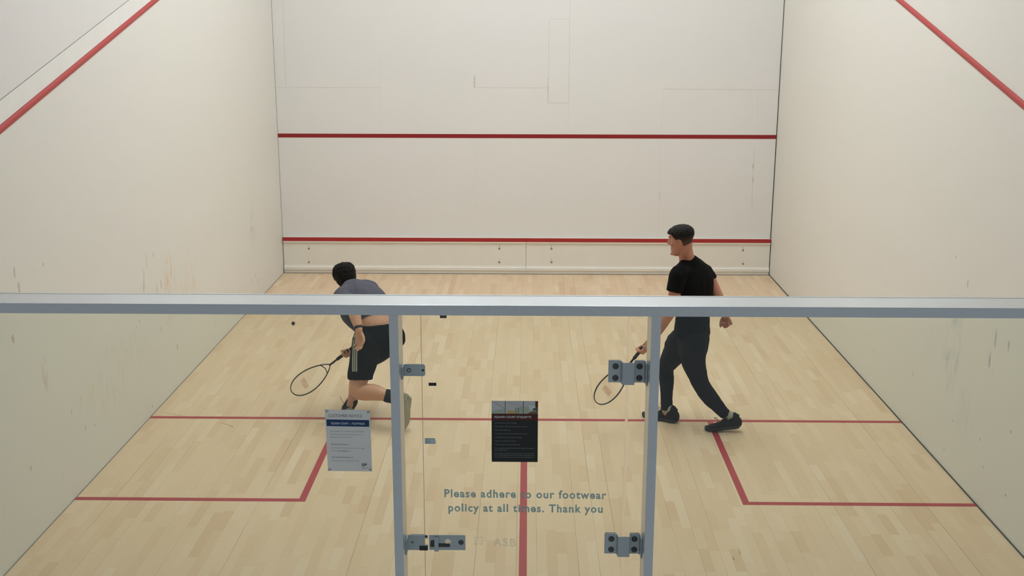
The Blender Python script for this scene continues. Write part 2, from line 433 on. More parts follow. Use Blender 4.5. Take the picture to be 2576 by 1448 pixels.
# sloping out lines on the side walls
def out_z(y): return 2.13 + (4.57-2.13)*y/9.75
for sgn, wal in ((-1, wl), (1, wr)):
    prof = [(0, .0), (.006, .0), (.013, .014), (.015, .025), (.013, .036), (.006, .05), (0, .05)]
    b = MB(); b.prism(prof, 0.0, YF, lambda p, q, t: (sgn*(3.2-p), t, out_z(t)+q))
    b.build('out_line', M_BATTEN, wal)
b = MB(); b.prism([(0, .052), (.004, .052), (.004, .187), (0, .187)], 0.0, YF, lambda p, q, t: (-3.2+p, t, out_z(t)+q))
b.build('upper_band', M_BAND, wl)
b = MB(); b.prism([(0, .187), (.0045, .187), (.0045, .1905), (0, .1905)], 0.0, YF, lambda p, q, t: (-3.2+p, t, out_z(t)+q))
b.build('band_joint', M_SEAM_G, wl)
M_UP = wall_mat('upper wall paint', (.79, .775, .755), .2)
b = MB(); b.prism([(0, .1905), (.002, .1905), (.002, 1.4), (0, 1.4)], 0.0, YF*.62, lambda p, q, t: (-3.2+p, t, out_z(t)+q))
b.build('upper_panel', M_UP, wl)
# a few individual scuffs on the side walls, where the photo shows them
def blob(p, n, ln, wd, ang, seed):
    ln *= .62; wd *= .62
    r = random.Random(seed); n = Vector(n); up = Vector((0, 0, 1)); sd = up.cross(n).normalized()
    d = up*math.cos(ang) + sd*math.sin(ang); q = n.cross(d); vs = []
    for k in range(14):
        a = 2*PI*k/14; s_ = .7+.5*r.random()
        vs.append(Vector(p) + n*.0012 + d*ln*math.cos(a)*s_ + q*wd*math.sin(a)*s_)
    return vs
def hitx(u, v, x):
    d = RM @ Vector(((u-1288)/F_PX, -(v-724)/F_PX, -1)); t = (x-CAM_LOC.x)/d.x; return CAM_LOC + d*t
def hitz(u, v, z=0.0):
    d = RM @ Vector(((u-1288)/F_PX, -(v-724)/F_PX, -1)); t = (z-CAM_LOC.z)/d.z; return CAM_LOC + d*t
M_SCUFF = film_mat('dark rubber scuff', (.22, .20, .19), .42)
M_SCUFB = film_mat('blue ball mark', (.22, .30, .48), .6)
M_SCUFO = film_mat('ochre ball mark', (.68, .52, .32), .32)
ms = MB(); mo = MB()
for i, (u, v, l, wd_, a) in enumerate([(108, 665, .03, .008, .7), (541, 813, .022, .006, .3), (351, 808, .03, .007, .4), (343, 823, .015, .006, .3), (383, 1020, .03, .01, .1),
      (180, 1033, .03, .006, .2), (215, 1077, .03, .008, .2), (642, 693, .05, .012, 0), (648, 705, .05, .014, 0), (634, 706, .05, .009, 0), (446, 872, .05, .012, 0), (238, 1068, .018, .008, 0), (632, 575, .05, .02, 0), (77, 1178, .03, .009, .5), (290, 1005, .014, .008, 0)]):
    ms.add(blob(hitx(u, v, -3.2), (1, 0, 0), l, wd_, a, i), [tuple(range(14))])
for i, (u, v, l, wd_) in enumerate([(36, 685, .07, .02), (47, 722, .07, .022), (362, 700, .16, .012), (368, 655, .12, .010), (361, 722, .10, .018), (405, 715, .08, .016), (395, 728, .08, .014), (385, 640, .05, .012), (32, 852, .05, .03), (405, 828, .04, .01)]):
    mo.add(blob(hitx(u, v, -3.2), (1, 0, 0), l, wd_, 0, i+50), [tuple(range(14))])
ms.build('scuff_mark', M_SCUFF, wl); mo.build('ball_mark', M_SCUFO, wl)
ms = MB(); mo = MB()
for i, (u, v, l, wd_, a) in enumerate([(2406, 646, .03, .008, .8), (2173, 879, .02, .008, .4), (2196, 880, .016, .008, .4), (2296, 940, .05, .006, .2), (2398, 1057, .02, .01, 0), (2544, 1086, .02, .012, 0), (2530, 1245, .008, .03, 0), (2090, 722, .01, .007, 0), (2230, 716, .01, .007, 0), (2665-200, 1175-70, .02, .01, 0), (2375, 1130, .016, .01, 0)]):
    ms.add(blob(hitx(u, v, 3.2), (-1, 0, 0), l, wd_, a, i), [tuple(range(14))])
for i, (u, v, l, wd_) in enumerate([(2474, 1175, .02, .012), (2163, 893, .014, .009), (2435, 713, .05, .02), (2538, 869, .06, .02), (2490, 905, .10, .025), (2505, 850, .12, .02)]):
    mo.add(blob(hitx(u, v, 3.2), (-1, 0, 0), l, wd_, 0, i+50), [tuple(range(14))])
ms.build('scuff_mark', M_SCUFF, wr); mo.build('ball_mark', film_mat('pale blue ball mark', (.45, .52, .57), .35), wr)
ms = MB()
def strk(pts, w0):
    P = [hitz(u, v) for u, v in pts]; L = []; R_ = []
    for k, p in enumerate(P):
        t = (P[min(k+1, len(P)-1)]-P[max(k-1, 0)]).normalized(); q = Vector((-t.y, t.x, 0)); w_ = w0*(.3+.7*k/(len(P)-1))
        L.append(p+q*w_+Vector((0, 0, .0016))); R_.append(p-q*w_+Vector((0, 0, .0016)))
    n = len(P); ms.add(L+R_, [(k, k+1, n+k+1, n+k) for k in range(n-1)])
strk([(556, 1064), (566, 1066), (576, 1069), (586, 1073)], .006); strk([(407, 1036), (425, 1040), (442, 1043), (458, 1045)], .004)
strk([(1843, 1400), (1845, 1404), (1847, 1408)], .006); strk([(1858, 1378), (1861, 1386), (1862, 1394)], .003)
ms.build('scuff_mark', M_SCUFF, floor)

# ------------------------------------------------------------------ tin (two boards along the foot of the front wall)
def tin(xa, xb, us, label):
    r = empty('tin_board', ((xa+xb)/2, 9.74, 0), label, 'tin board', 'boards of the tin')
    b = MB()
    prof = [(9.7485, 0), (9.712, 0), (9.712, .044), (9.700, .048), (9.700, .082), (9.716, .092), (9.722, .11), (9.724, .40), (9.722, .405), (9.706, .412), (9.704, .43), (9.706, .4845), (9.7485, .4845)]
    b.prism(prof, xa, xb, lambda p, q, t: (t, p, q)); b.build('board', M_TIN, r)
    MB().box(xa, xb, 9.7025, 9.706, .432, .482).build('red_tin_line', simple('tin line paint', (.40, .022, .024), .4, nscale=9, namp=.1) if 'tin line paint' not in MATS else MATS['tin line paint'], r)
    for u in us:
        for v in (625, 659):
            c = at(u, v + (4 if u > 1800 else 0), 9.723); o = MB().cyl(c, (0, -1, 0), .0135, .004, 20).build('bolt', M_BOLT, r)
            MB().dome((c.x, c.y-.004, c.z), (0, -1, 0), .008, .003, 14, 3).build('bolt_head', simple('bolt centre', (.42, .38, .33), .35, .7) if 'bolt centre' not in MATS else MATS['bolt centre'], o)
            MB().box(c.x-.003, c.x+.003, 9.7225, 9.724, c.z+.012, c.z+.045).build('bolt_slot', simple('slot shade', (.42, .40, .35), .7) if 'slot shade' not in MATS else MATS['slot shade'], r)
tin(X0+.012, -.0018, (777, 1256), 'cream tin board with red top line, left half of the front wall foot')
tin(.0018, X1-.012, (1387, 1869), 'cream tin board with red top line, right half of the front wall foot')

# ------------------------------------------------------------------ back glass wall
GY = .006; RT = 2.1765; RB = 2.1315
rail = empty('top_rail', (0, -.16, RB), 'long satin aluminium rail capping the glass wall across the court', 'rail')
MB().box(-3.2, 3.2, -.16, .004, RB, RT).build('rail_channel', M_ALU, rail, bevel=.0015)
MB().box(-3.2, 3.2, .004, .010, RB, RT-.006).build('glazing_gasket', simple('grey gasket', (.12, .12, .16), .7), rail)
MB().box(-3.2, 3.2, .010, .022, RB, RT).build('rear_lip', M_ALU, rail)
GE_L, GE_R = -.4465, .4600
struct(MB().box(-3.2, GE_L-.003, -GY, GY, 0, RB).build('window_1', M_GLASS))
struct(MB().box(GE_R+.014, 3.2, -GY, GY, 0, RB).build('window_2', M_GLASS))
door = struct(MB().box(GE_L, GE_R, -GY, GY, .012, RB-.004).build('door_1', M_GLASS))
MB().box(GE_R+.001, GE_R+.013, -.004, .004, .012, RB-.004).build('edge_seal', M_SEAL, door)
MB().box(GE_L-.0025, GE_L-.0005, -.006, .006, .012, RB-.004).build('edge_seal', M_SEAL_D, door)
for px0, px1, lab in ((-.5695, -.5300, 'grey aluminium fin post left of the glass door, beside the latches'), (.5475, .5880, 'grey aluminium fin post right of the glass door, carrying the hinges')):
    p = empty('post', ((px0+px1)/2, -.08, 0), lab, 'post', 'door posts of the glass wall')
    MB().box(px0, px1, -.16, -GY-.0005, 0, RB).build('upright', M_ALU, p, bevel=.001)
    MB().box(px0-.02, px1+.02, -.17, -.010, 0, .008).build('base_plate', M_STEEL, p)

def strip(path, z0, z1, th, name, mat, parent, bevel=.0012):
    """bent plate: open path in x, y, thickened and stood up between z0 and z1"""
    P = [Vector((x, y, 0)) for x, y in path]; L = []; R_ = []
    for i, p in enumerate(P):
        ds = []
        if i > 0: ds.append((P[i]-P[i-1]).normalized())
        if i < len(P)-1: ds.append((P[i+1]-P[i]).normalized())
        nn = [Vector((-d.y, d.x, 0)) for d in ds]; n_ = sum(nn, Vector()).normalized(); k = 1/max(.5, n_.dot(nn[0]))
        L.append(p+n_*th/2*k); R_.append(p-n_*th/2*k)
    poly = [(q.x, q.y) for q in L] + [(q.x, q.y) for q in R_[::-1]]
    return MB().prism(poly, z0, z1, lambda p, q, t: (p, q, t)).build(name, mat, parent, bevel=bevel)
def hinge(v0, v1, lab, tilt=0):
    y = -.020
    za = at(1548, v0, y).z; zb = at(1548, v1, y).z
    h = empty('glass_clamp_hinge', (.5475, y, zb), lab, 'hinge', 'hinges of the glass door')
    xl = .3795; xk0 = .4395; xk1 = .494
    strip([(xl, y), (xk0-.004, y), (xk0+.002, y-.034), (xk1-.004, y-.034), (xk1, y), (.533, y), (.541, y-.004), (.5435, y-.012), (.5435, y-.055)], zb, za, .005, 'plate', M_STEEL, h)
    MB().box(xl+.002, xk0-.008, y+.0025, -GY, zb+.002, za-.002).build('glass_pad', simple('grey pad', (.3, .31, .33), .6) if 'grey pad' not in MATS else MATS['grey pad'], h)
    MB().box(.497, .540, y+.0025, -GY, zb+.002, za-.002).build('glass_pad', MATS['grey pad'], h)
    for bx in (.411, .517):
        for fz in (.26, .79):
            bz = za + (zb-za)*fz
            o = MB().cyl((bx, y-.0025, bz), (0, -1, 0), .0135, .0025, 28).dome((bx, y-.005, bz), (0, -1, 0), .0125, .006, 28, 6).build('bolt', M_DARKB, h, smooth=False)
            MB().cyl((bx, y-.0098, bz), (0, -1, 0), .0032, .0014, 6).build('hex_socket', simple('socket shade', (.05, .052, .05), .5) if 'socket shade' not in MATS else MATS['socket shade'], o)
hinge(906, 961, 'grey steel glass hinge on the right post, the upper one')
hinge(1341, 1391, 'grey steel glass hinge on the right post, the lower one near the bottom')

# upper keeper bracket
y = -.020
br = empty('keeper_bracket', (-.53, y, 1.80), 'rounded grey steel keeper bracket on the left post, the upper one', 'bracket')
def round_plate(x0, x1, z0, z1, y0, y1, r, name, mat, parent, corners=(0, 0, 1, 1)):
    poly = []
    for cx, cz, a0, k in ((x0+r, z0+r, 180, 0), (x1-r, z0+r, 270, 2), (x1-r, z1-r, 0, 3), (x0+r, z1-r, 90, 1)):
        if corners[k]:
            for s_ in range(7): a = math.radians(a0+15*s_); poly.append((cx+r*math.cos(a), cz+r*math.sin(a)))
        else: poly.append((x0 if cx < (x0+x1)/2 else x1, z0 if cz < (z0+z1)/2 else z1))
    return MB().prism(poly, y0, y1, lambda p, q, t: (p, t, q)).build(name, mat, parent, bevel=.0008)
a = at(1016, 915, y); c = at(1070, 945, y)
round_plate(-.5235, c.x, c.z, a.z, y-.004, y, .010, 'plate', M_STEEL, br)
MB().box(-.5295, -.5235, y-.055, y, c.z, a.z).build('flange', M_STEEL, br, bevel=.001)
q = at(1029, 930, y); MB().cyl((q.x, y-.004, q.z), (0, -1, 0), .0095, .0012, 24).build('bolt', M_DARKB, br); MB().dome((q.x, y-.005, q.z), (0, -1, 0), .006, .002, 20, 4).build('bolt_head', M_STEEL, br)
q = at(1064, 930, y); MB().cyl((q.x, y-.0043, q.z), (0, -1, 0), .0052, .0006, 20).build('bolt_hole', M_BLK, br)
MB().box(-.515, -.452, y, -GY, c.z+.004, a.z-.004).build('glass_pad', MATS['grey pad'], br)

# lower latch: keeper with its notch, and slide bolt on the door
kp = empty('latch_keeper', (-.53, y, .96), 'grey steel keeper with square notch on the left post, near the bottom', 'latch keeper')
A = at(1024, 1344, y); Cc = at(1077, 1382, y); nt0 = at(1066.5, 1353, y); nt1 = at(1078, 1370, y)
poly = [(-.5235, Cc.z), (Cc.x-.004, Cc.z), (Cc.x, Cc.z+.004), (Cc.x, nt1.z), (nt0.x, nt1.z), (nt0.x, nt0.z), (Cc.x, nt0.z), (Cc.x, A.z-.004), (Cc.x-.004, A.z), (-.5235, A.z)]
MB().prism(poly, y-.004, y, lambda p, q, t: (p, t, q)).build('plate', M_STEEL, kp)
MB().box(-.5295, -.5235, y-.055, y, Cc.z, A.z).build('flange', M_STEEL, kp, bevel=.001)
q = at(1072, 1347.5, y); MB().cyl((q.x, y-.0043, q.z), (0, -1, 0), .0052, .0006, 20).build('bolt_hole', M_BLK, kp)
q = at(1038, 1362, y); MB().cyl((q.x, y-.004, q.z), (0, -1, 0), .006, .0012, 20).build('bolt', simple('grey rivet', (.16, .20, .20), .5), kp)
q0 = at(1055.5, 1371, y); MB().box(q0.x, Cc.x-.001, y-.0075, y-.004, Cc.z, nt1.z-.003).build('keeper_catch', simple('dark catch', (.035, .03, .022), .5), kp)
MB().box(nt0.x+.001, Cc.x, y-.0035, y-.001, nt1.z, nt1.z+.003).build('notch_edge', simple('bright edge', (.8, .82, .84), .4), kp)
MB().box(-.515, -.450, y, -GY, Cc.z+.004, A.z-.004).build('glass_pad', MATS['grey pad'], kp)
lt = empty('slide_latch', (-.34, y, .96), 'grey steel slide latch with round hole on the glass door, near the bottom', 'latch')
a = at(1079.5, 1344, y); c = at(1171, 1382, y)
hc = at(1127, 1361, y); hr = .0135; n = 28
# plate with a real round hole: outer rectangle bridged to the ring
bm = MB(); outer = []
for k in range(n):
    an = 2*PI*k/n; dx, dz = math.cos(an), math.sin(an)
    tx = ((c.x if dx > 0 else a.x)-hc.x)/dx if abs(dx) > 1e-6 else 1e9; tz = ((a.z if dz > 0 else c.z)-hc.z)/dz if abs(dz) > 1e-6 else 1e9
    t_ = min(tx, tz); outer.append((hc.x+dx*t_, hc.z+dz*t_))
# pull nearest samples to the four corners
for cx, cz in ((a.x, a.z), (c.x, a.z), (a.x, c.z), (c.x, c.z)):
    i = min(range(n), key=lambda k: (outer[k][0]-cx)**2+(outer[k][1]-cz)**2); outer[i] = (cx, cz)
inner = [(hc.x+hr*math.cos(2*PI*k/n), hc.z+hr*math.sin(2*PI*k/n)) for k in range(n)]
vs = [(p, yy, q) for yy in (y-.004, y) for ring in (outer, inner) for p, q in ring]
fs = []
for k in range(n):
    k2 = (k+1) % n
    fs += [(k, k2, n+k2, n+k), (2*n+k, 3*n+k, 3*n+k2, 2*n+k2), (k, 2*n+k, 2*n+k2, k2), (n+k, n+k2, 3*n+k2, 3*n+k)]
bm.add(vs, fs); bm.build('plate', M_STEEL, lt)
MB().box(at(1093, 1342, y).x, at(1103.5, 1342, y).x, y-.020, y-.004, c.z-.0005, a.z-.008).build('slide_block', M_STEEL, lt, bevel=.0012)
for u, v, rr_ in ((1088.5, 1362, .0105), (1160, 1362.5, .0125)):
    q = at(u, v, y); MB().dome((q.x, y-.004, q.z), (0, -1, 0), rr_, .006, 26, 5).build('bolt', M_DARKB, lt)
q = at(1110, 1370, y); MB().dome((q.x, y-.004, q.z), (0, -1, 0), .007, .006, 22, 5).build('bolt', M_DARKB, lt)
q0 = at(1083, 1365, y); q1 = at(1132, 1373.5, y); MB().box(q0.x, q1.x, y-.0065, y-.004, q1.z, q0.z).build('bolt_slide', simple('dark slide', (.06, .065, .062), .4, .4), lt)
MB().prism([(hr*math.cos(2*PI*k/20), hr*math.sin(2*PI*k/20)) for k in range(20)], y, -GY, lambda p, q, t: (hc.x+p*.98, t, hc.z+q*.98)).build('hole_liner', film_mat('clear liner', (.85, .8, .65), .35), lt)

# stop under the rail, small labels
q0 = at(1106, 786, .012); q1 = at(1124, 799, .012)
st = empty('door_stop', ((q0.x+q1.x)/2, .02, q1.z), 'small black stop with a round grey button under the top rail', 'door stop')
MB().prism([(q0.x, RB), (q1.x, RB), (q1.x-.0015, q1.z), (q0.x+.0015, q1.z)], GY+.0005, .022, lambda p, q, t: (p, t, q)).build('housing', M_BLK, st)
MB().cyl(((q0.x+q1.x)/2, GY+.0004, q1.z+.016), (0, -1, 0), .0115, .0003, 24).build('button', simple('grey button', (.10, .11, .10), .5), st)
yg = -GY-.0004
lb = empty('glass_label', (at(1088, 970, yg).x, yg, at(1088, 970, yg).z), 'tiny black rectangular label with pale letters on the glass door', 'label')
a = at(1078.3, 962, yg); c = at(1097.7, 970, yg)
MB().box(a.x, c.x, yg-.0004, yg, c.z, a.z).build('backing', simple('black violet label', (.006, .005, .018), .4), lb)
text_mesh([('CGR', a.x+.0085, c.x-.010, c.z+.0042, .0062)], simple('dim print', (.10, .10, .12), .5), 'lettering', lb, yg-.0007)
sk = empty('inspection_sticker', (at(1080, 1116, yg).x, yg, at(1080, 1116, yg).z), 'small pale blue sticker with fine print on the glass door, left of the etiquette poster', 'sticker')
a = at(1068.3, 1101.5, yg); c = at(1095.7, 1116, yg)
MB().prism([(a.x, c.z), (c.x, c.z), (c.x, a.z-.006), (c.x-.003, a.z), (a.x, a.z)], yg-.0004, yg, lambda p, q, t: (p, t, q)).build('backing', simple('pale blue film', (.36, .45, .50), .5) if 0 else sheet_mat('pale blue film', (.72, .82, .88), .72), sk)
MB().box(a.x, c.x-.004, yg-.0006, yg-.0004, a.z-.0035, a.z-.0008).build('header_band', simple('grey blue print', (.23, .30, .33), .5), sk)
tl = [('Tested for safety and', a.x+.0035, a.x+.026, c.z+.0155, .0022), ('conformity by our own', a.x+.0035, a.x+.028, c.z+.0115, .0022), ('glass wall service team', a.x+.0035, a.x+.028, c.z+.0075, .0022), ('please do not remove', a.x+.004, a.x+.025, c.z+.0035, .0022)]
text_mesh(tl, simple('blue grey print', (.17, .23, .28), .6), 'fine_print', sk, yg-.0006, .02)

# ------------------------------------------------------------------ notices on the glass
def quad_fn(u0, v0, u1, v1): pass
N0 = at(817.5, 1029, yg); N1 = at(935.5, 1184.5, yg)
nw = N1.x-N0.x; nh = N0.z-N1.z
nt = empty('customer_notice', ((N0.x+N1.x)/2, yg, N1.z), 'white paper customer notice about court footwear taped to the glass left of the door', 'notice')
sl = -.010
def nx(f): return N0.x + nw*f
def nz(f): return N0.z - nh*f
def squad(b, x0, x1, z0, z1, yy, s_=sl):
    b.add([(x0, yy, z0+s_*(x0-N0.x)), (x1, yy, z0+s_*(x1-N0.x)), (x1, yy, z1+s_*(x1-N0.x)), (x0, yy, z1+s_*(x0-N0.x))], [(0, 1, 2, 3)])
b = MB(); b.prism([(nx(-.004), nz(0)), (nx(.012), nz(1.0)), (nx(1.005), nz(1.003)), (nx(.998), nz(.010))], yg-.0005, yg, lambda p, q, t: (p, t, q)); b.build('paper', M_WHITE, nt)
b = MB(); squad(b, nx(.022), nx(.972), nz(.268), nz(.160), yg-.0008, -.012); b.build('blue_banner', M_NAVY, nt)
text_mesh([('CUSTOMER NOTICE', nx(.075), nx(.82), nz(.122), .0140, sl)], M_INK, 'heading_text', nt, yg-.0009, .0)
text_mesh([('SQUASH COURT \u2014 FOOTWEAR', nx(.125), nx(.875), nz(.238), .0098, sl)], M_WINK, 'banner_text', nt, yg-.0012, .012)
T = [('Please help us to maintain our new Squash', .10, .85, .358, 0), ('Court floor by ensuring you adhere to our', .10, .83, .408, 0), ('footwear policy at all times.', .10, .58, .455, 0),
     ('Permitted footwear is:', .105, .505, .570, .03), ('Any indoor trainer that has a white or light', .105, .85, .628, 0), ('brown', .105, .215, .678, 0), ('non-marking', .235, .46, .678, .03), ('sole.', .48, .55, .678, 0),
     ('Non-permitted footwear is:', .115, .60, .780, .03), ('Any outdoor or coloured sole shoe.', .115, .73, .836, 0)]
for q0, q1 in ((0, 3), (3, 8), (8, 10)): text_mesh([(s_, nx(x0), nx(x1), nz(zz), .0060, sl, bo) for s_, x0, x1, zz, bo in T[q0:q1]], M_INKG, 'paragraph', nt, yg-.0009)
text_mesh([('SP', nx(.775), nx(.895), nz(.915), .0125, 0, .035)], M_INK, 'logo_text', nt, yg-.0009)
text_mesh([('Sportspark', nx(.775), nx(.925), nz(.952), .0040, 0, .02)], M_INK, 'logo_caption', nt, yg-.0009)
MT = film_mat('sticky tape', (.40, .42, .50), .38)
for cx, cz, dx, dz in ((.0, .0, 1, 1), (1.0, .01, -1, 1), (.015, 1.0, 1, -1), (1.0, 1.0, -1, -1)):
    p = (nx(cx), nz(cz)); s_ = .016
    MB().prism([(p[0], p[1]), (p[0]+dx*s_*.9, p[1]-dz*s_*.3), (p[0]+dx*s_*.8, p[1]-dz*s_*.9), (p[0]+dx*.002, p[1]-dz*s_*.8)], yg-.0012, yg-.0006, lambda a_, b_, t: (a_, t, b_)).build('tape', MT, nt)

E0 = at(1236.5, 1007.5, yg); E1 = at(1352.5, 1161.5, yg); ew = E1.x-E0.x; eh = E0.z-E1.z
et = empty('etiquette_poster', ((E0.x+E1.x)/2, yg, E1.z), 'black and maroon squash etiquette poster stuck to the middle of the glass door', 'poster')
def ex(f): return E0.x + ew*f
def ez(f): return E0.z - eh*f
MB().box(E0.x, E1.x, yg-.0005, yg, E1.z, E0.z).build('sheet', M_POST, et)
MB().box(E0.x, E1.x, yg-.0007, yg-.0005, ez(.316), ez(.207)).build('maroon_band', M_MAROON, et)
pm = [simple('photo pale', (.62, .63, .62), .5, nscale=60, namp=.06), simple('photo green', (.46, .52, .40), .5, nscale=80, namp=.1), simple('photo ochre', (.62, .44, .16), .5), simple('photo dark', (.10, .10, .10), .5), simple('photo red', (.12, .02, .012), .5), simple('photo line', (.5, .32, .30), .5), simple('photo brown', (.20, .13, .07), .5)]
b = MB()
def ph(poly, mi, dy): b.add([(ex(x), yg-.0006-dy, ez(z)) for x, z in poly], [tuple(range(len(poly)))], mi)
ph([(0, 0), (1, 0), (1, .207), (0, .207)], 0, .0001)
ph([(0, .165), (.28, .132), (.28, .207), (0, .207)], 1, .0002); ph([(.34, .15), (.52, .165), (.52, .207), (.34, .207)], 2, .0002)
ph([(.52, .11), (.68, .09), (.68, .207), (.52, .207)], 1, .0002); ph([(.70, .10), (.80, .09), (.86, .207), (.70, .207)], 1, .0002)
ph([(.288, 0), (.302, 0), (.302, .207), (.288, .207)], 3, .0003); ph([(.675, 0), (.69, 0), (.69, .207), (.675, .207)], 3, .0003)
ph([(.515, .11), (.525, .11), (.525, .207), (.515, .207)], 3, .0003); ph([(.57, .105), (.582, .105), (.582, .207), (.57, .207)], 3, .0003)
ph([(.02, .01), (.05, .01), (.29, .125), (.29, .132)], 5, .0003); ph([(.34, .02), (.36, .018), (.68, .09), (.68, .094)], 5, .0003)
ph([(.94, 0), (1, 0), (1, .12), (.94, .10)], 4, .0003); ph([(.77, .207), (.86, .165), (1, .13), (1, .207)], 6, .0003); ph([(.88, .12), (1, .10), (1, .16), (.9, .17)], 3, .0004)
b.build('photo_panel', pm, et)
text_mesh([('SP', ex(.80), ex(.94), ez(.125), .0150, 0, .03)], M_WINK, 'logo_text', et, yg-.0012)
text_mesh([('Sportspark', ex(.80), ex(.96), ez(.165), .0048, 0, .02)], M_WINK, 'logo_caption', et, yg-.0012)
text_mesh([('SQUASH COURT ETIQUETTE', ex(.06), ex(.855), ez(.275), .0088, 0, .022)], M_WINK, 'heading_text', et, yg-.0010)
T = [('Do not use foul or abusive language', .08, .54, .364), ('Be courteous to other users and keep the noise down', .08, .765, .423), ('Wear sports clothes only', .08, .405, .482), ('Do not wear marking shoes or high heels on the court', .08, .77, .541),
     ('Use changing rooms, not the courts to change', .08, .645, .60), ('Please use closed drinks containers', .08, .535, .66), ('Do not consume food in the squash courts', .08, .62, .719),
     ('If you encounter any problems or breaches of these rules, then ask', .065, .915, .778), ('for the duty manager', .065, .335, .810),
     ('The Sportspark reserves the right to terminate your activity if you', .065, .915, .866), ('do not comply with the above rules. Full rules are displayed at the', .065, .915, .895), ('entrance to the squash courts and online at www.sportspark.co.uk', .065, .92, .926)]
text_mesh([(s_, ex(x0), ex(x1), ez(zz), .0042, 0, .0) for s_, x0, x1, zz in T], M_GINK, 'rules_text', et, yg-.0010)

def text_width(st, b=.030):
    cu = bpy.data.curves.new('t', 'FONT'); cu.body = st; cu.size = 1.0; cu.offset = b; cu.space_character = 1.17
    o = bpy.data.objects.new('t', cu); COL.objects.link(o); bpy.context.view_layer.update(); w_ = o.dimensions.x
    bpy.data.objects.remove(o); bpy.data.curves.remove(cu); return w_
def glass_words(name, rows, label, mat, cat='lettering'):
    a = at(rows[0][1], rows[-1][4], yg)
    r = empty(name, (a.x, yg, a.z), label, cat)
    for st, u0, v0, u1, v1, cap in rows:
        p = at(u0, v0, yg); q = at(u1, v1, yg); sp_ = (q.z-p.z)/(q.x-p.x); full = text_width(st); kx = (q.x-p.x)/full; words = st.split(' ')
        for i in range(len(words)):
            x0 = p.x + (text_width(' '.join(words[:i+1])) - text_width(words[i]))*kx; x1 = x0 + text_width(words[i])*kx
            text_mesh([(words[i], x0, x1, p.z + sp_*(x0-p.x), cap, sp_)], mat, 'word', r, yg-.0003, .030, space=1.17)
    return r
glass_words('door_lettering', [('Please adhere to our footwear', 1118, 1249, 1525, 1254, .0378), ('policy at all times. Thank you', 1128, 1285, 1516, 1288.5, .0378)],
            'blue grey vinyl words on the glass door asking to keep the footwear policy', M_VINYL)
lg = glass_words('faded_lettering', [('ASB', 1240, 1371.5, 1298, 1373, .0375)], 'faded grey maker mark and letters low on the glass door, beside the slide latch', M_ETCH)
b = MB(); cc = at(1203.5, 1359, yg-.0003); u_ = .0018*1.13
def sq(x0, x1, z0, z1): b.add([(cc.x+x0*u_, yg-.0003, cc.z+z0*u_), (cc.x+x1*u_, yg-.0003, cc.z+z0*u_), (cc.x+x1*u_, yg-.0003, cc.z+z1*u_), (cc.x+x0*u_, yg-.0003, cc.z+z1*u_)], [(0, 1, 2, 3)])
for sx in (-1, 1):
    for sz in (-1, 1):
        sq(min(sx*10, sx*7), max(sx*10, sx*7), min(sz*10, sz*3), max(sz*10, sz*3)); sq(min(sx*7, sx*2.5), max(sx*7, sx*2.5), min(sz*10, sz*7.4), max(sz*10, sz*7.4))
for x, z in ((0, 6.2), (0, -6.2), (6.2, 0), (-6.2, 0)): sq(x-1.6, x+1.6, z-1.6, z+1.6)
b.build('square_emblem', M_ETCH, lg)

# ------------------------------------------------------------------ ceiling luminaires over the court (above the frame)
for k, (lx, ly) in enumerate([(x, y_) for y_ in (3.4, 5.3, 7.2) for x in (-1.05, 1.05)]):
    side = 'left' if lx < 0 else 'right'; row = {3.4: 'back', 5.3: 'middle', 7.2: 'front'}[ly]
    l = empty('ceiling_light', (lx, ly, ZC), f'long white ceiling luminaire, {side} one of the {row} row over the court', 'ceiling light', 'luminaires over the court')
    MB().box(lx-.26, lx+.26, ly-.85, ly+.85, ZC-.09, ZC).build('housing', M_FIX, l)
    MB().box(lx-.22, lx+.22, ly-.81, ly+.81, ZC-.098, ZC-.09).build('diffuser', M_LAMP, l)

# the viewing gallery behind the glass: its ceiling and one luminaire, both above and behind the camera's view
struct(MB().box(-4.2, 4.2, -7.0, -1.6, 4.8, 5.0).build('ceiling', M_CEIL))
l = empty('ceiling_light', (1.3, -2.6, 4.8), 'ceiling luminaire over the viewing gallery, right of the middle', 'ceiling light')
MB().box(.7, 1.9, -2.85, -2.35, 4.72, 4.8).build('housing', M_FIX, l)
MB().box(.74, 1.86, -2.81, -2.39, 4.712, 4.72).build('diffuser', emit_mat('gallery diffuser', (.86, .96, 1.0), 5.5), l)

# ------------------------------------------------------------------ people
def srgb(r, g, b): return tuple(((c/255+.055)/1.055)**2.4 if c > 10 else c/255/12.92 for c in (r, g, b))
M_SKIN = simple('skin rosy', srgb(196, 136, 112), .5, spec=.35, nscale=22, namp=.10, bump=.12, bscale=260)
M_SKIN2 = simple('skin tan', srgb(214, 164, 134), .5, spec=.35, nscale=18, namp=.09, bump=.12, bscale=260)
M_TEEB = simple('black jersey', (.0055, .0056, .0062), .85, spec=.12, nscale=30, namp=.1, bump=.3, bscale=500)
M_TEEG = simple('slate grey jersey', srgb(88, 88, 98), .85, spec=.2, nscale=26, namp=.08, bump=.3, bscale=500)
M_LEG = simple('charcoal leggings fabric', (.0095, .010, .0145), .85, spec=.15, nscale=25, namp=.15, bump=0, bscale=500)
M_SHORT = simple('black shorts fabric', (.0065, .0065, .0065), .85, spec=.12, nscale=25, namp=.15, bump=0, bscale=500)
M_STRIPE = simple('pale green grey stripe', srgb(172, 176, 158), .8)
M_SHOEB = simple('black knit shoe', (.012, .012, .012), .75, spec=.25, nscale=90, namp=.3, bump=.5, bscale=400)
M_SOLEB = simple('dark rubber sole', (.020, .020, .019), .6)
M_SHOEW = simple('grey green mesh shoe', srgb(150, 150, 128), .7, nscale=120, namp=.18, bump=.5, bscale=400)
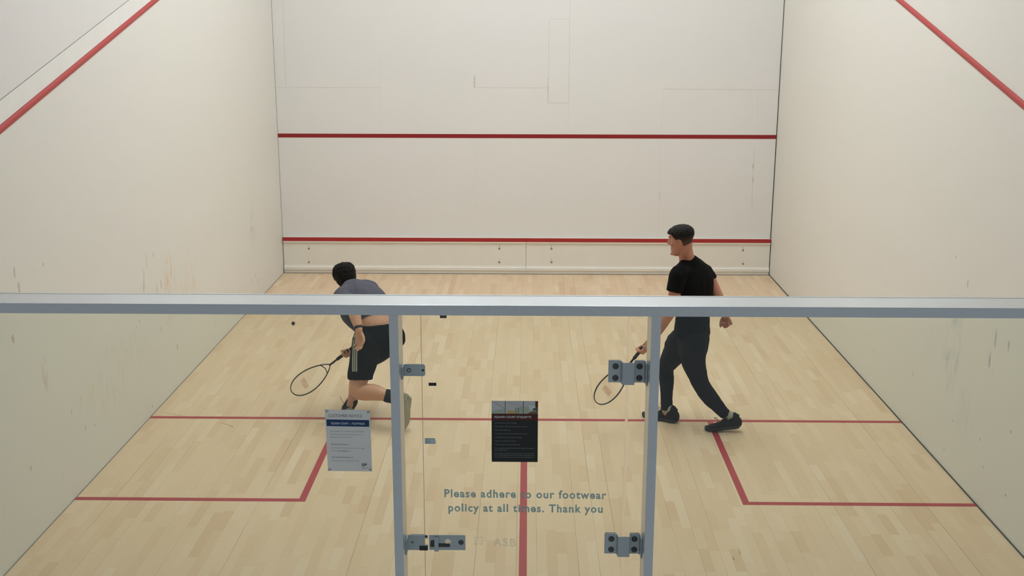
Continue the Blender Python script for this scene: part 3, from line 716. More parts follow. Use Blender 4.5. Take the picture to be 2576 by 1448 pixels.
M_SOLEW = simple('pale grey rubber sole', srgb(170, 170, 152), .55)
M_SOCKW = simple('white ribbed sock', srgb(178, 178, 160), .9, bump=.5, bscale=300)
M_SOCKB = simple('black sock', (.012, .012, .013), .9, bump=.5, bscale=300)
M_EYEW = simple('eye white', (.7, .68, .65), .3); M_EYED = simple('dark iris', (.03, .018, .01), .2)
M_LIP = simple('lip', srgb(170, 92, 84), .45); M_MOUTH = simple('mouth shadow', (.06, .02, .018), .6); M_TEETH = simple('teeth', (.7, .68, .6), .3)
M_BROW = simple('dark brow hair', (.015, .010, .007), .8)
def hair_mat(name, dark, light):
    t = NT(name); at_ = t.n('ShaderNodeAttribute', attribute_name='fade').outputs[2]
    mp = t.n('ShaderNodeMapping', ins={'Vector': t.pos(), 'Scale': (160., 160., 45.)}).outputs[0]
    nz = t.n('ShaderNodeTexNoise', ins={'Vector': mp, 'Scale': 1.0, 'Detail': 4.}).outputs[0]
    f = t.math('ADD', at_, t.math('MULTIPLY', t.math('SUBTRACT', nz, .5), .35), clamp=True)
    c = t.mix(f, c4(*dark), c4(*light)); t.link(c, t.b.inputs['Base Color'])
    t.link(t.n('ShaderNodeBump', ins={'Height': nz, 'Strength': .6, 'Distance': .01}).outputs[0], t.b.inputs['Normal'])
    t.b.inputs['Roughness'].default_value = .62; t.b.inputs['Specular IOR Level'].default_value = .25; MATS[name] = t.m; return t.m
M_HAIR = hair_mat('short dark brown hair', (.0085, .006, .0045), (.13, .082, .055))
M_HAIR2 = hair_mat('messy black hair', (.0075, .005, .0035), (.02, .013, .008))
Z3 = Vector((0, 0, 1))
def V(*a): return Vector(a)
def orth(d, a): return (d - a*d.dot(a)).normalized()

# head in its own frame: x = left of the face, y = face, z = up; origin between the ears
HS = [(-.122, .066, .030, .020), (-.112, .088, .010, .034), (-.100, .094, -.018, .044), (-.085, .093, -.040, .053), (-.066, .090, -.058, .060),
      (-.045, .089, -.072, .064), (-.020, .088, -.086, .068), (.005, .086, -.094, .071), (.025, .082, -.099, .073), (.042, .090, -.102, .075),
      (.060, .091, -.103, .076), (.080, .084, -.100, .074), (.098, .066, -.086, .064), (.112, .040, -.062, .046), (.121, .005, -.030, .020)]
def head_solid(mb, fr_, grow=0.0, n=32, sel=None, growf=None):
    vs = []; fs = []; rows = HS
    for j, (z, yf, yb, w_) in enumerate(rows):
        cy = (yf+yb)/2 - .008; hf = yf-cy; hb = cy-yb
        for k in range(n):
            a = 2*PI*k/n; c_, s_ = math.cos(a), math.sin(a); e = 2/2.25
            x = math.copysign(abs(c_)**e, c_)*w_*(1 if s_ < 0 else 1-.10*s_*s_); y = cy + math.copysign(abs(s_)**e, s_)*(hf if s_ > 0 else hb)
            p = Vector((x, y, z)); g = grow if growf is None else growf(p)
            if g:
                d = Vector((x, y-cy, (z-.02)*.9)).normalized(); p = p + d*g
            vs.append(fr_(p))
    L = len(rows)
    fs = [(i*n+k, i*n+(k+1) % n, (i+1)*n+(k+1) % n, (i+1)*n+k) for i in range(L-1) for k in range(n)] + [tuple(range(n))[::-1], tuple(range((L-1)*n, L*n))]
    mb.add(vs, fs)
def frame(c, f, up=Z3, s=1.0):
    f = f.normalized(); l = up.cross(f).normalized(); u = f.cross(l)     # l = left of the face
    M = Matrix((l, f, u)).transposed()
    fn = lambda p: c + M @ (Vector(p)*s)
    fn.M = M; fn.inv = lambda p: (M.transposed() @ (Vector(p)-c))/s
    return fn
def head(mb, fr_):
    M = fr_.M
    head_solid(mb, fr_)
    mb.loft([fr_((0, .084, .042)), fr_((0, .098, .018)), fr_((0, .111, -.003)), fr_((0, .110, -.012))], [.0075, .008, .0090, .0100], n=12, sub=3)   # nose
    mb.loft([fr_((0, .074, .046)), fr_((0, .082, .018)), fr_((0, .090, -.004)), fr_((0, .088, -.016))], [.012, .014, .0165, .016], n=14, sub=3)
    for s_ in (-1, 1):
        mb.ell(fr_((s_*.011, .097, -.014)), (.0075, .011, .007), M)                 # nostril wing
        mb.ell(fr_((s_*.030, .080, .047)), (.026, .014, .009), M)                  # brow ridge
        mb.ell(fr_((s_*.041, .064, -.016)), (.019, .021, .020), M)                 # cheek
        Rz = Matrix.Rotation(s_*-.35, 3, 'Z'); Rx = Matrix.Rotation(-.18, 3, 'X')
        E_ = M @ Rz @ Rx
        mb.ell(fr_((s_*.079, -.010, .002)), (.0068, .018, .032), E_)               # ear
        mb.ell(fr_((s_*.080, -.017, .012)), (.005, .012, .018), E_)
        mb.ell(fr_((s_*.074, -.002, -.024)), (.006, .008, .010), E_)               # lobe
    mb.ell(fr_((0, .086, -.054)), (.024, .009, .006), M); mb.ell(fr_((0, .085, -.069)), (.021, .009, .0065), M)   # lips
    mb.ell(fr_((0, .086, -.102)), (.020, .014, .014), M)                            # chin
def face_sculpt(me, fr_, smile=0.0):
    a = coords(me)
    for i in range(len(a)):
        p = fr_.inv(a[i])
        if abs(p.x) < .1 and abs(p.y) < .13 and abs(p.z) < .14:
            d = Vector((0, 0, 0))
            for s_ in (-1, 1):
                q = ((p.x-s_*.034)/.012)**2 + ((p.z-.022)/.012)**2
                if p.y > .03: d.y -= .0075*math.exp(-q)
                if s_*p.x > .06:
                    q = ((p.y+.006)/.009)**2 + ((p.z-.002)/.014)**2; d.x -= s_*.010*math.exp(-q)
                if smile and p.y > .02:
                    q = ((p.x-s_*.036)/.006)**2 + ((p.z+.045+.3*(abs(p.x)-.036))/.022)**2; d.y -= .004*math.exp(-q)
            if p.y > .05:
                q = ((p.x)/.026)**4 + ((p.z+.0615)/.0045)**2; d.y -= (.006+.004*smile)*math.exp(-q)
            if d.length > 0: a[i] = list(fr_(p + d))
    setco(me, a)
def hair_cap(name, fr_, mat, parent, growf, keep, fadef, rough=.0015, seed=0, spikes=0):
    """hair: a thickened cap grown off the skull, trimmed to the hairline"""
    mb = MB(); head_solid(mb, fr_, growf=growf, n=64)
    me = remesh(mb, .0035, 5)
    a = coords(me)
    bm = bmesh.new(); bm.from_mesh(me)
    kill = [v for v in bm.verts if not keep(fr_.inv(v.co))]
    bmesh.ops.delete(bm, geom=kill, context='VERTS')
    bm.to_mesh(me); bm.free()
    for _ in range(1):
        a = coords(me); n_ = normals(me); d = np.zeros(len(a))
        for i in range(len(a)):
            p = fr_.inv(a[i]); q = Vector((p.x*60+seed, p.y*60, p.z*38))
            k = 1 if p.z > .03 else .4
            d[i] = rough*k*(noise.noise(q)*1.5 + noise.noise(q*2.7))
        setco(me, a + n_*d[:, None])
    # close the shell back down onto the skull so that the cap has thickness
    bm = bmesh.new(); bm.from_mesh(me)
    edges = [e_ for e_ in bm.edges if e_.is_boundary]
    r = bmesh.ops.extrude_edge_only(bm, edges=edges)
    cen = fr_((0, -.01, .02))
    for v in [g for g in r['geom'] if isinstance(g, bmesh.types.BMVert)]:
        v.co = v.co + (cen - v.co).normalized()*.018
    if spikes:
        rr_ = random.Random(seed); base = [v.co.copy() for v in bm.verts]; nn = [v.normal.copy() for v in bm.verts]
        for _ in range(spikes):
            i = rr_.randrange(len(base)); p = fr_.inv(base[i])
            if p.z < .0: continue
            b0 = base[i]; d_ = (nn[i] + Vector((rr_.uniform(-1, 1), rr_.uniform(-1, 1), rr_.uniform(-1, 1)))*.8).normalized()
            t_ = d_.orthogonal().normalized(); s2 = d_.cross(t_); w2 = .0035; h2 = rr_.uniform(.004, .010)
            q = [bm.verts.new(b0 - d_*.004 + t_*w2), bm.verts.new(b0 - d_*.004 - t_*w2*.5 + s2*w2), bm.verts.new(b0 - d_*.004 - t_*w2*.5 - s2*w2), bm.verts.new(b0 + d_*h2)]
            for f_ in ((0, 1, 3), (1, 2, 3), (2, 0, 3)): bm.faces.new([q[x] for x in f_])
    bm.to_mesh(me); bm.free()
    at_ = me.attributes.new('fade', 'FLOAT', 'POINT')
    at_.data.foreach_set('value', [float(min(1, max(0, fadef(fr_.inv(v.co))))) for v in me.vertices])
    me.polygons.foreach_set('use_smooth', [True]*len(me.polygons))
    me.materials.append(mat); return put(name, me, parent)

def hand(mb, W, D, S, left, curl, thumb_close=.5, s=1.0):
    N = D.cross(S) if left else S.cross(D)
    S0 = S
    N.normalize()
    mb.loft([W - D*.018*s, W + D*.015*s, W + D*.05*s, W + D*.086*s], [(.020*s, .028*s), (.018*s, .034*s), (.0165*s, .041*s), (.013*s, .040*s)], ref=S, n=16, sub=3, p=2.4)
    offs = (.0305, .0105, -.0098, -.029); lens = ((.044, .026, .020), (.049, .030, .022), (.045, .028, .021), (.035, .021, .018)); rad = (.0088, .0090, .0086, .0076)
    for i in range(4):
        p = W + D*(.082 - (.006 if i == 3 else 0) - (.003 if i == 0 else 0))*s + S*offs[i]*s; pts = [p]; rs = [rad[i]*s*1.12]; a_ = 0
        spread = S*(offs[i]*1.4)
        for j in range(3):
            a_ += math.radians(curl[j] * (1, .95, 1.05, 1.15)[i])
            d_ = ((D + spread)*math.cos(a_) + N*math.sin(a_)).normalized(); p = p + d_*lens[i][j]*s; pts.append(p); rs.append(rad[i]*s*(1.0, .92, .80)[j])
        mb.loft(pts, rs, n=12, sub=4)
    if curl[0] > 55: mb.loft([W + D*.045*s + N*.012*s + S*.02*s, W + D*.070*s + N*.020*s, W + D*.045*s + N*.012*s - S*.022*s], [.013*s]*3, n=10, sub=3)
    p = W + D*.018*s + S*.026*s + N*.004; pts = [p]; rs = [.0145*s]
    d1 = (D*.72 + S*.62 + N*(.25+.35*thumb_close)).normalized(); d2 = (D*.75 + S*(.45-.5*thumb_close) + N*(.2+.7*thumb_close)).normalized(); d3 = (D*.7 - S*.5*thumb_close + N*(.2+.6*thumb_close)).normalized()
    for d_, l_, r_ in ((d1, .040, .0125), (d2, .033, .0108), (d3, .026, .0088)): p = p + d_*l_*s; pts.append(p); rs.append(r_*s)
    mb.loft(pts, rs, n=12, sub=4)
    return N

def shoe(parent, heel, toe, up, mat, smat, label, lace_mat=None, ankle=None, s_=1.0):
    """heel and toe lie on the sole; up is the foot's own up"""
    A = (toe-heel); Ln = A.length; A.normalize(); U = orth(up, A); B = U.cross(A)
    k = Ln/.295
    P = lambda x, y, z: heel + A*x*k + B*y*k + U*z*k
    mb = MB()
    S_ = [(.012, .030, .052, .046), (.035, .034, .050, .042), (.075, .035, .046, .038), (.115, .036, .043, .035), (.155, .041, .038, .027), (.20, .046, .033, .021), (.245, .044, .028, .016), (.275, .034, .024, .012), (.289, .020, .022, .008)]
    mb.loft([P(x, 0, z) for x, _, z, _ in S_], [(h*k, w_*k) for _, w_, _, h in S_], ref=B, n=24, sub=5, p=2.5)
    mb.loft([P(.055, 0, .05), P(.052, 0, .080), P(.048, 0, .100)], [(.046*k, .040*k), (.045*k, .040*k), (.043*k, .039*k)], ref=B, n=20, sub=4)
    mb.loft([P(.022, 0, .05), P(.010, 0, .098), P(.005, 0, .112)], [(.016*k, .022*k), (.010*k, .018*k), (.006*k, .012*k)], ref=B, n=14, sub=4)   # heel tab
    mb.loft([P(.145, 0, .070), P(.105, 0, .098), P(.088, 0, .114)], [(.010*k, .024*k), (.009*k, .022*k), (.007*k, .018*k)], ref=B, n=14, sub=4)   # tongue
    me = remesh(mb, .0035, 3); me.materials.append(mat); o = put('shoe', me, parent)
    if label: o['label'] = label
    so = MB()
    O = [(0, .026), (.02, .036), (.06, .039), (.12, .037), (.17, .045), (.21, .050), (.25, .046), (.28, .034), (.298, .014)]
    n = len(O); vs = []
    for zz, g in ((0, -.004), (.004, 0), (.020, .001), (.026, -.003)):
        for (x, w_) in O: vs.append(P(x - (0 if x else g), w_+g, zz + (.010*max(0, (x-.2)/.1)**2) + (.012*max(0, (.03-x)/.03)**2 if zz < .01 else 0)))
        for (x, w_) in O[::-1]: vs.append(P(x, -(w_+g), zz + (.010*max(0, (x-.2)/.1)**2) + (.012*max(0, (.03-x)/.03)**2 if zz < .01 else 0)))
    m_ = 2*n; fs = [(i*m_+q, i*m_+(q+1) % m_, (i+1)*m_+(q+1) % m_, (i+1)*m_+q) for i in range(3) for q in range(m_)] + [tuple(range(m_))[::-1], tuple(range(3*m_, 4*m_))]
    so.add(vs, fs); so.build('sole', smat, o, smooth=False)
    la = MB()
    for x in (.105, .125, .145, .165): 
        zt = .094 - (x-.105)*.45
        la.loft([P(x, .026, zt-.010), P(x+.004, .012, zt+.001), P(x+.004, -.012, zt+.001), P(x, -.026, zt-.010)], [.0022*k]*4, n=8, sub=3)
    la.build('laces', lace_mat or mat, o, smooth=True)
    return o, P
def tube_part(name, pts, radii, mat, parent, ref=None, label=None, n=20, sub=6):
    mb = MB(); mb.loft(pts, radii, ref=ref, n=n, sub=sub); o = mb.build(name, mat, parent, smooth=True)
    if label: o['label'] = label
    return o
def racket(G, A, B, label, name='squash_racket', butt=.115, logo=True):
    """G: middle of the grip; A: towards the head; B: across the strings"""
    A = A.normalized(); B = orth(B, A); N = A.cross(B); O = G - A*butt
    r = empty(name, O, label, 'racket', 'squash rackets in play')
    P = lambda x, s_, h=0: O + A*s_ + B*x + N*h
    mb = MB(); mb.loft([P(0, 0), P(0, .01), P(0, .10), P(0, .205)], [.0165, .0150, .0138, .0130], ref=N, n=8, sub=3, p=3)
    mb.build('grip', M_GRIP, r, smooth=False)
    W = lambda s_: .100*2.378*max(0.0, min(1, (s_-.285)/.400))**.80*max(0.0, 1-(s_-.285)/.400)**.5
    n = 40; L = []
    for k in range(n+1): t_ = k/n; s_ = .285 + .400*(1-math.cos(PI*t_))/2; L.append((W(s_), s_))
    ring = [P(x, s_) for x, s_ in L] + [P(-x, s_) for x, s_ in L[::-1][1:-1]]
    mb = MB(); m_ = len(ring)
    vs = []; 
    for i, q in enumerate(ring):
        tt = (ring[(i+1) % m_]-ring[i-1]).normalized(); e_ = tt.cross(N).normalized()
        vs += [q + e_*math.cos(2*PI*j/8)*.0042 + N*math.sin(2*PI*j/8)*.0088 for j in range(8)]
    mb.add(vs, [(i*8+j, i*8+(j+1) % 8, ((i+1) % m_)*8+(j+1) % 8, ((i+1) % m_)*8+j) for i in range(m_) for j in range(8)])
    mb.build('head_frame', M_FRAME, r, smooth=True)
    mb = MB(); mb.loft([P(0, .195), P(0, .24), P(0, .285), P(0, .294)], [(.0085, .0095), (.0075, .0085), (.0085, .008), (.007, .009)], ref=B, n=14, sub=4, cp1=.3); mb.build('shaft', M_FRAME, r, smooth=True)
    mb = MB(); mb.loft([P(.0095, .245, .0), P(.0095, .29), P(W(.33)*1.0+.003, .33)], [(.002, .003)]*3, n=8, sub=4); mb.build('shaft_stripe', M_RED, r, smooth=True)
    wb = W(.352); mb = MB(); mb.loft([P(wb, .352), P(0, .338), P(-wb, .352)], [(.004, .0065)]*3, ref=N, n=10, sub=6); mb.build('throat_bridge', M_FRAME, r, smooth=True)
    st = MB()
    for k in range(-7, 8):
        x = k*.0125; ss = [s_ for s_ in [.30+.002*q for q in range(195)] if W(s_) > abs(x)]
        if not ss: continue
        s0 = max(ss[0], .343+abs(x)*.12); s1 = ss[-1]
        if s1 > s0: st.cyl(P(x, s0), A, .00042, s1-s0, 5)
    for k in range(17):
        s_ = .372+.0172*k; w_ = W(s_)
        if w_ > .01: st.cyl(P(-w_, s_), B, .00042, 2*w_, 5)
    st.build('strings', M_STRING, r)
    if logo:
        lg_ = MB(); x = -.052; q = random.Random(4); pts = []
        for k in range(15):
            zz = .022+.006*q.random(); pts.append((x, .545 - zz*(1 if k % 2 else -1) + (x+.05)*.18)); x += .0068
        for (x0, y0), (x1, y1) in zip(pts, pts[1:]):
            a_ = P(x0, y0, .0012); b_ = P(x1, y1, .0012); lg_.cyl(a_, (b_-a_), .0011, (b_-a_).length, 6)
        lg_.build('string_logo', M_LOGO, r)
    return r
M_GRIP = simple('black grip tape', (.014, .014, .015), .8, bump=.6, bscale=260); M_FRAME = simple('gloss black frame', (.010, .010, .011), .25, nscale=220, namp=.5)
M_RED = simple('orange red racket stripe', (.45, .06, .02), .4); M_STRING = simple('pale string', (.66, .57, .44), .5); M_LOGO = simple('orange stencil ink', (.60, .20, .10), .6)

def folds(amp, fx=9, fz=22, seed=0):
    def f(p):
        q = Vector((p.x*fx+seed, p.y*fx, p.z*fz)); r_ = noise.noise(q)
        return amp*(1-abs(r_)*2.2) * .5 + amp*.5*noise.noise(q*2.3)
    return f

# ---- the man in black on the right, walking to the left with his racket lowered
def man_right():
    base = hitz(1745, 1070); base.z = 0
    r = empty('person', base, 'man in black t-shirt and charcoal leggings striding left with racket lowered', 'person')
    chF = V(-.57, .82, 0).normalized(); chL = V(-chF.y, chF.x, 0); peF = V(-.90, .43, 0).normalized(); peL = V(-peF.y, peF.x, 0)
    miL = (chL+peL).normalized()
    P = at
    spine = [P(1738, 872, 4.14), P(1741, 842, 4.14), P(1742, 800, 4.14), P(1744, 752, 4.14), P(1742, 715, 4.14), P(1739, 690, 4.15), P(1734, 668, 4.16), P(1728, 650, 4.155), P(1724, 632, 4.15), P(1720, 610, 4.14)]
    lat = [peL, peL, miL, chL, chL, chL, chL, chL, chL, chL]
    # (depth, width)
    ra = [(.085, .12), (.105, .142), (.092, .130), (.100, .146), (.104, .166), (.092, .150), (.070, .085), (.060, .062), (.058, .058), (.058, .055)]
    hd = frame(P(1713, 606, 4.12), V(-.92, .39, -.15), V(-.13, .02, 1), .965)
    b = MB()
    b.loft(spine, ra, ref=lat, n=28, sub=6, p=2.3)
    head(b, hd)
    b.loft([hd((0, -.03, -.03)), hd((0, -.028, -.08)), P(1729, 652, 4.15)], [(.062, .060), (.058, .056), (.058, .058)], n=20)
    # arms
    shL, elL = P(1707, 690, 4.02), P(1689, 778, 3.97)
    G = P(1616.5, 875, 4.06); A = (P(1521, 990, 4.00) - G).normalized()
    D = (A*.42 + orth(V(.1, .9, -.5), A)*.9).normalized(); N = D.cross(A).normalized(); WL = G - D*.072 - N*.031
    b.loft([shL, shL.lerp(elL, .5), elL, elL.lerp(WL, .28), elL.lerp(WL, .65), WL - (WL-elL).normalized()*.005, WL + D*.02], [.056, .050, .043, .047, .040, .029, .026], n=20)
    hand(b, WL, D, A, True, (62, 88, 62), 1.0)
    shR, elR, WR = P(1778, 690, 4.28), P(1811, 752, 4.20), P(1825, 793, 4.30)
    b.loft([shR, shR.lerp(elR, .5), elR, elR.lerp(WR, .35), elR.lerp(WR, .7), WR], [.056, .048, .041, .044, .036, .027], n=20)
    Dr = V(.42, .25, -.80).normalized(); Sr = orth(V(-.6, .9, .1), Dr)
    hand(b, WR, Dr, Sr, False, (75, 98, 62), 1.0)
    # legs
    lL = [P(1746, 852, 4.07), P(1744, 903, 4.05), P(1755, 943, 4.03), P(1765, 969, 4.02), P(1786, 999, 4.04), P(1812, 1028, 4.06), P(1832, 1048, 4.07), P(1842, 1060, 4.07)]
    rL = [.108, .094, .073, .062, .060, .044, .036, .036]
    lR = [P(1716, 856, 4.20), P(1697, 888, 4.28), P(1683, 909, 4.33), P(1675, 927, 4.35), P(1677, 955, 4.33), P(1677, 990, 4.30), P(1677, 1030, 4.28), P(1677, 1046, 4.28)]
    rR = [.106, .093, .073, .060, .058, .046, .037, .036]
    b.loft(lL, rL, n=24); b.loft(lR, rR, n=24)
    me = remesh(b, .0042, 4); face_sculpt(me, hd, 1.0); me.materials.append(M_SKIN); put('body', me, r)
    # features
    for s_ in (-1, 1):
        MB().ell(hd((s_*.0275, .0655, .022)), (.0105, .0105, .0105), hd.M).build('eye', M_EYEW, r, smooth=True)
        MB().ell(hd((s_*.0285, .0722, .022)), (.0072, .0045, .0072), hd.M).build('iris', M_EYED, r, smooth=True)
        MB().loft([hd((s_*.014, .0935, .045)), hd((s_*.032, .091, .050)), hd((s_*.050, .078, .046))], [.003, .0035, .002], n=8).build('eyebrow', M_BROW, r, smooth=True)
    MB().loft([hd((-.030, .075, -.056)), hd((-.015, .086, -.060)), hd((0, .088, -.0615)), hd((.015, .086, -.060)), hd((.030, .075, -.056))], [(.0025, .003), (.005, .004), (.0055, .004), (.005, .004), (.0025, .003)], n=10).build('teeth', M_TEETH, r, smooth=True)
    for zz, ww in ((-.0550, .0028), (-.0685, .0034)):
        MB().loft([hd((-.033, .073, -.053)), hd((-.016, .087, zz-.001)), hd((0, .0915, zz)), hd((.016, .087, zz-.001)), hd((.033, .073, -.053))], [.0015, ww, ww, ww, .0015], n=10).build('lip', M_LIP, r, smooth=True)
    mb = MB(); mb.ell(hd((0, .0910, -.103)), (.015, .0105, .011), hd.M); mb.build('chin_beard', M_BROW, r, smooth=True)
    def growf(p):
        t_ = min(1, max(0, (p.z-.0)/.06)); return .003 + .015*t_*t_*(3-2*t_) + (.002 if p.z > .07 and p.y > .02 else 0)
    def keep(p):
        if p.z < -.062: return False
        ax = abs(p.x)
        if p.y > .055: line = .076
        elif p.y > .022: line = .076 - (.055-p.y)/.033*.052
        elif p.y > -.022: line = .022 if p.y > .010 else .030
        elif p.y > -.04: line = .030 - (-.022-p.y)/.018*.075
        else: line = -.060 + max(0, abs(p.x)-.03)*.35
        return p.z > line
    hair_cap('hair', hd, M_HAIR, r, growf, keep, lambda p: .95-(p.z+.05)/.11 if p.y < -.01 else 1-(p.z-.01)/.04, .0024, 3, 0)
    # t-shirt
    t = MB()
    t.loft([P(1741, 843, 4.14), P(1741, 815, 4.14), P(1742, 790, 4.14), P(1745, 748, 4.14), P(1743, 714, 4.14), P(1741, 692, 4.15), P(1736, 672, 4.16), P(1733, 654, 4.155)],
           [(.142, .160), (.138, .158), (.124, .150), (.122, .168), (.124, .186), (.112, .172), (.090, .122), (.066, .072)], ref=[peL, peL, miL, chL, chL, chL, chL, chL], n=32, sub=6, p=2.4, cp0=.08, cp1=.15)
    t.loft([P(1722, 684, 4.09), shL, P(1701, 712, 4.0), P(1696, 733, 3.985)], [.075, .074, .068, .064], n=24, cp1=.1)
    t.loft([P(1762, 684, 4.22), P(1777, 690, 4.26), P(1788, 702, 4.24), P(1793, 706, 4.23)], [.074, .066, .061, .058], n=24, cp1=.1)
    cc = P(1730, 648, 4.155); ring = []
    for k in range(15):
        a_ = 2*PI*k/14; d_ = chL*math.cos(a_) + chF*math.sin(a_)
        ring.append(cc + d_*.056 + V(0, 0, -.020 - .016*d_.dot(chF) - .012*d_.dot(chL)))
    t.loft(ring, [.015]*15, n=12, sub=3)
    t.loft([P(1740, 656, 4.18), P(1758, 670, 4.23), P(1775, 684, 4.26)], [.052, .056, .064], n=20)
    t.loft([P(1728, 664, 4.12), P(1716, 676, 4.07), P(1708, 688, 4.03)], [.052, .058, .066], n=20)
    me = remesh(t, .0055, 7)
    def tf(p):
        q = Vector((p.x*7+2, p.y*7, p.z*5)); z_ = p.z
        lowf = max(0, min(1, (1.15-z_)/.3))
        return .006*noise.noise(q) + .004*lowf*noise.noise(Vector((p.x*10, p.y*10, p.z*26))) + .0035*noise.noise(Vector((p.x*22, p.y*22, p.z*9)))
    wrinkle(me, tf); me.materials.append(M_TEEB); put('t_shirt', me, r)
    # leggings
    g = MB()
    g.loft([P(1738, 876, 4.14), P(1741, 845, 4.14), P(1741, 815, 4.14)], [(.100, .135), (.122, .152), (.112, .145)], ref=peL, n=28, p=2.3)
    g.loft([P(1757, 850, 4.08), P(1754, 880, 4.07)], [.092, .085], n=20)
    g.loft([P(1694, 851, 4.24), P(1688, 868, 4.26)], [.050, .056], n=16)
    g.loft(lL[:-2] + [P(1825, 1042, 4.07)], [.116, .102, .080, .070, .068, .052, .046], n=26, cp1=.1)
    g.loft(lR[:-2] + [P(1677, 1010, 4.29), P(1677, 1030, 4.28)], [.113, .101, .081, .066, .063, .052, .050, .048], n=26, cp1=.1)
    me = remesh(g, .005, 6)
    kb = P(1690, 925, 4.3)
    def lf(p):
        d_ = .0022*noise.noise(Vector((p.x*9, p.y*9, p.z*30)))
        for c_, w_, a_ in ((P(1677, 1035, 4.28), .09, .0038), (P(1829, 1045, 4.07), .09, .0038), (kb, .08, .004), (P(1741, 850, 4.1), .10, .003)):
            e_ = math.exp(-((p-c_).length/w_)**2); d_ += a_*e_*noise.noise(Vector((p.x*12, p.y*12, p.z*85)))*1.6
        return d_
    wrinkle(me, lf); me.materials.append(M_LEG); put('leggings', me, r)
    # feet
    h1, t1 = hitz(1703, 1063), hitz(1617, 1046); 
    o, Pf = shoe(r, h1, t1, Z3, M_SHOEB, M_SOLEB, 'black knit shoe flat on the floor', M_SOLEB)
    tube_part('sock', [Pf(.055, 0, .06), Pf(.055, 0, .10), P(1677, 1030, 4.28)], [(.038, .034), (.044, .041), (.043, .043)], M_SOCKW, r, n=24)
    t2 = hitz(1774, 1082); h2 = hitz(1862, 1085); h2 = h2 + V(0, 0, .038)
    o, Pf = shoe(r, h2, t2 + V(0, 0, .0), V(-.13, 0, 1), M_SHOEB, M_SOLEB, 'black knit shoe with the heel lifting', M_SOLEB)
    tube_part('sock', [Pf(.055, 0, .06), Pf(.055, 0, .10), P(1829, 1044, 4.07)], [(.034, .030), (.038, .036), (.042, .042)], M_SOCKW, r, n=24)
    # lace ends standing up
    lp = P(1798, 1052, 4.05)
    MB().loft([P(1806, 1058, 4.05), P(1802, 1050, 4.04), P(1797, 1051, 4.03), P(1801, 1054, 4.03)], [.0025]*4, n=6).build('lace_end', M_SHOEB, r, smooth=True)
    MB().loft([P(1664, 1036, 4.28), P(1659, 1024, 4.27), P(1655, 1023, 4.26), P(1657, 1029, 4.26)], [.0025]*4, n=6).build('lace_end', M_SHOEB, r, smooth=True)
    racket(G, A, V(.62, .25, -.72), 'black squash racket held low by the man in black, behind the upper hinge', butt=.10)
man_right()

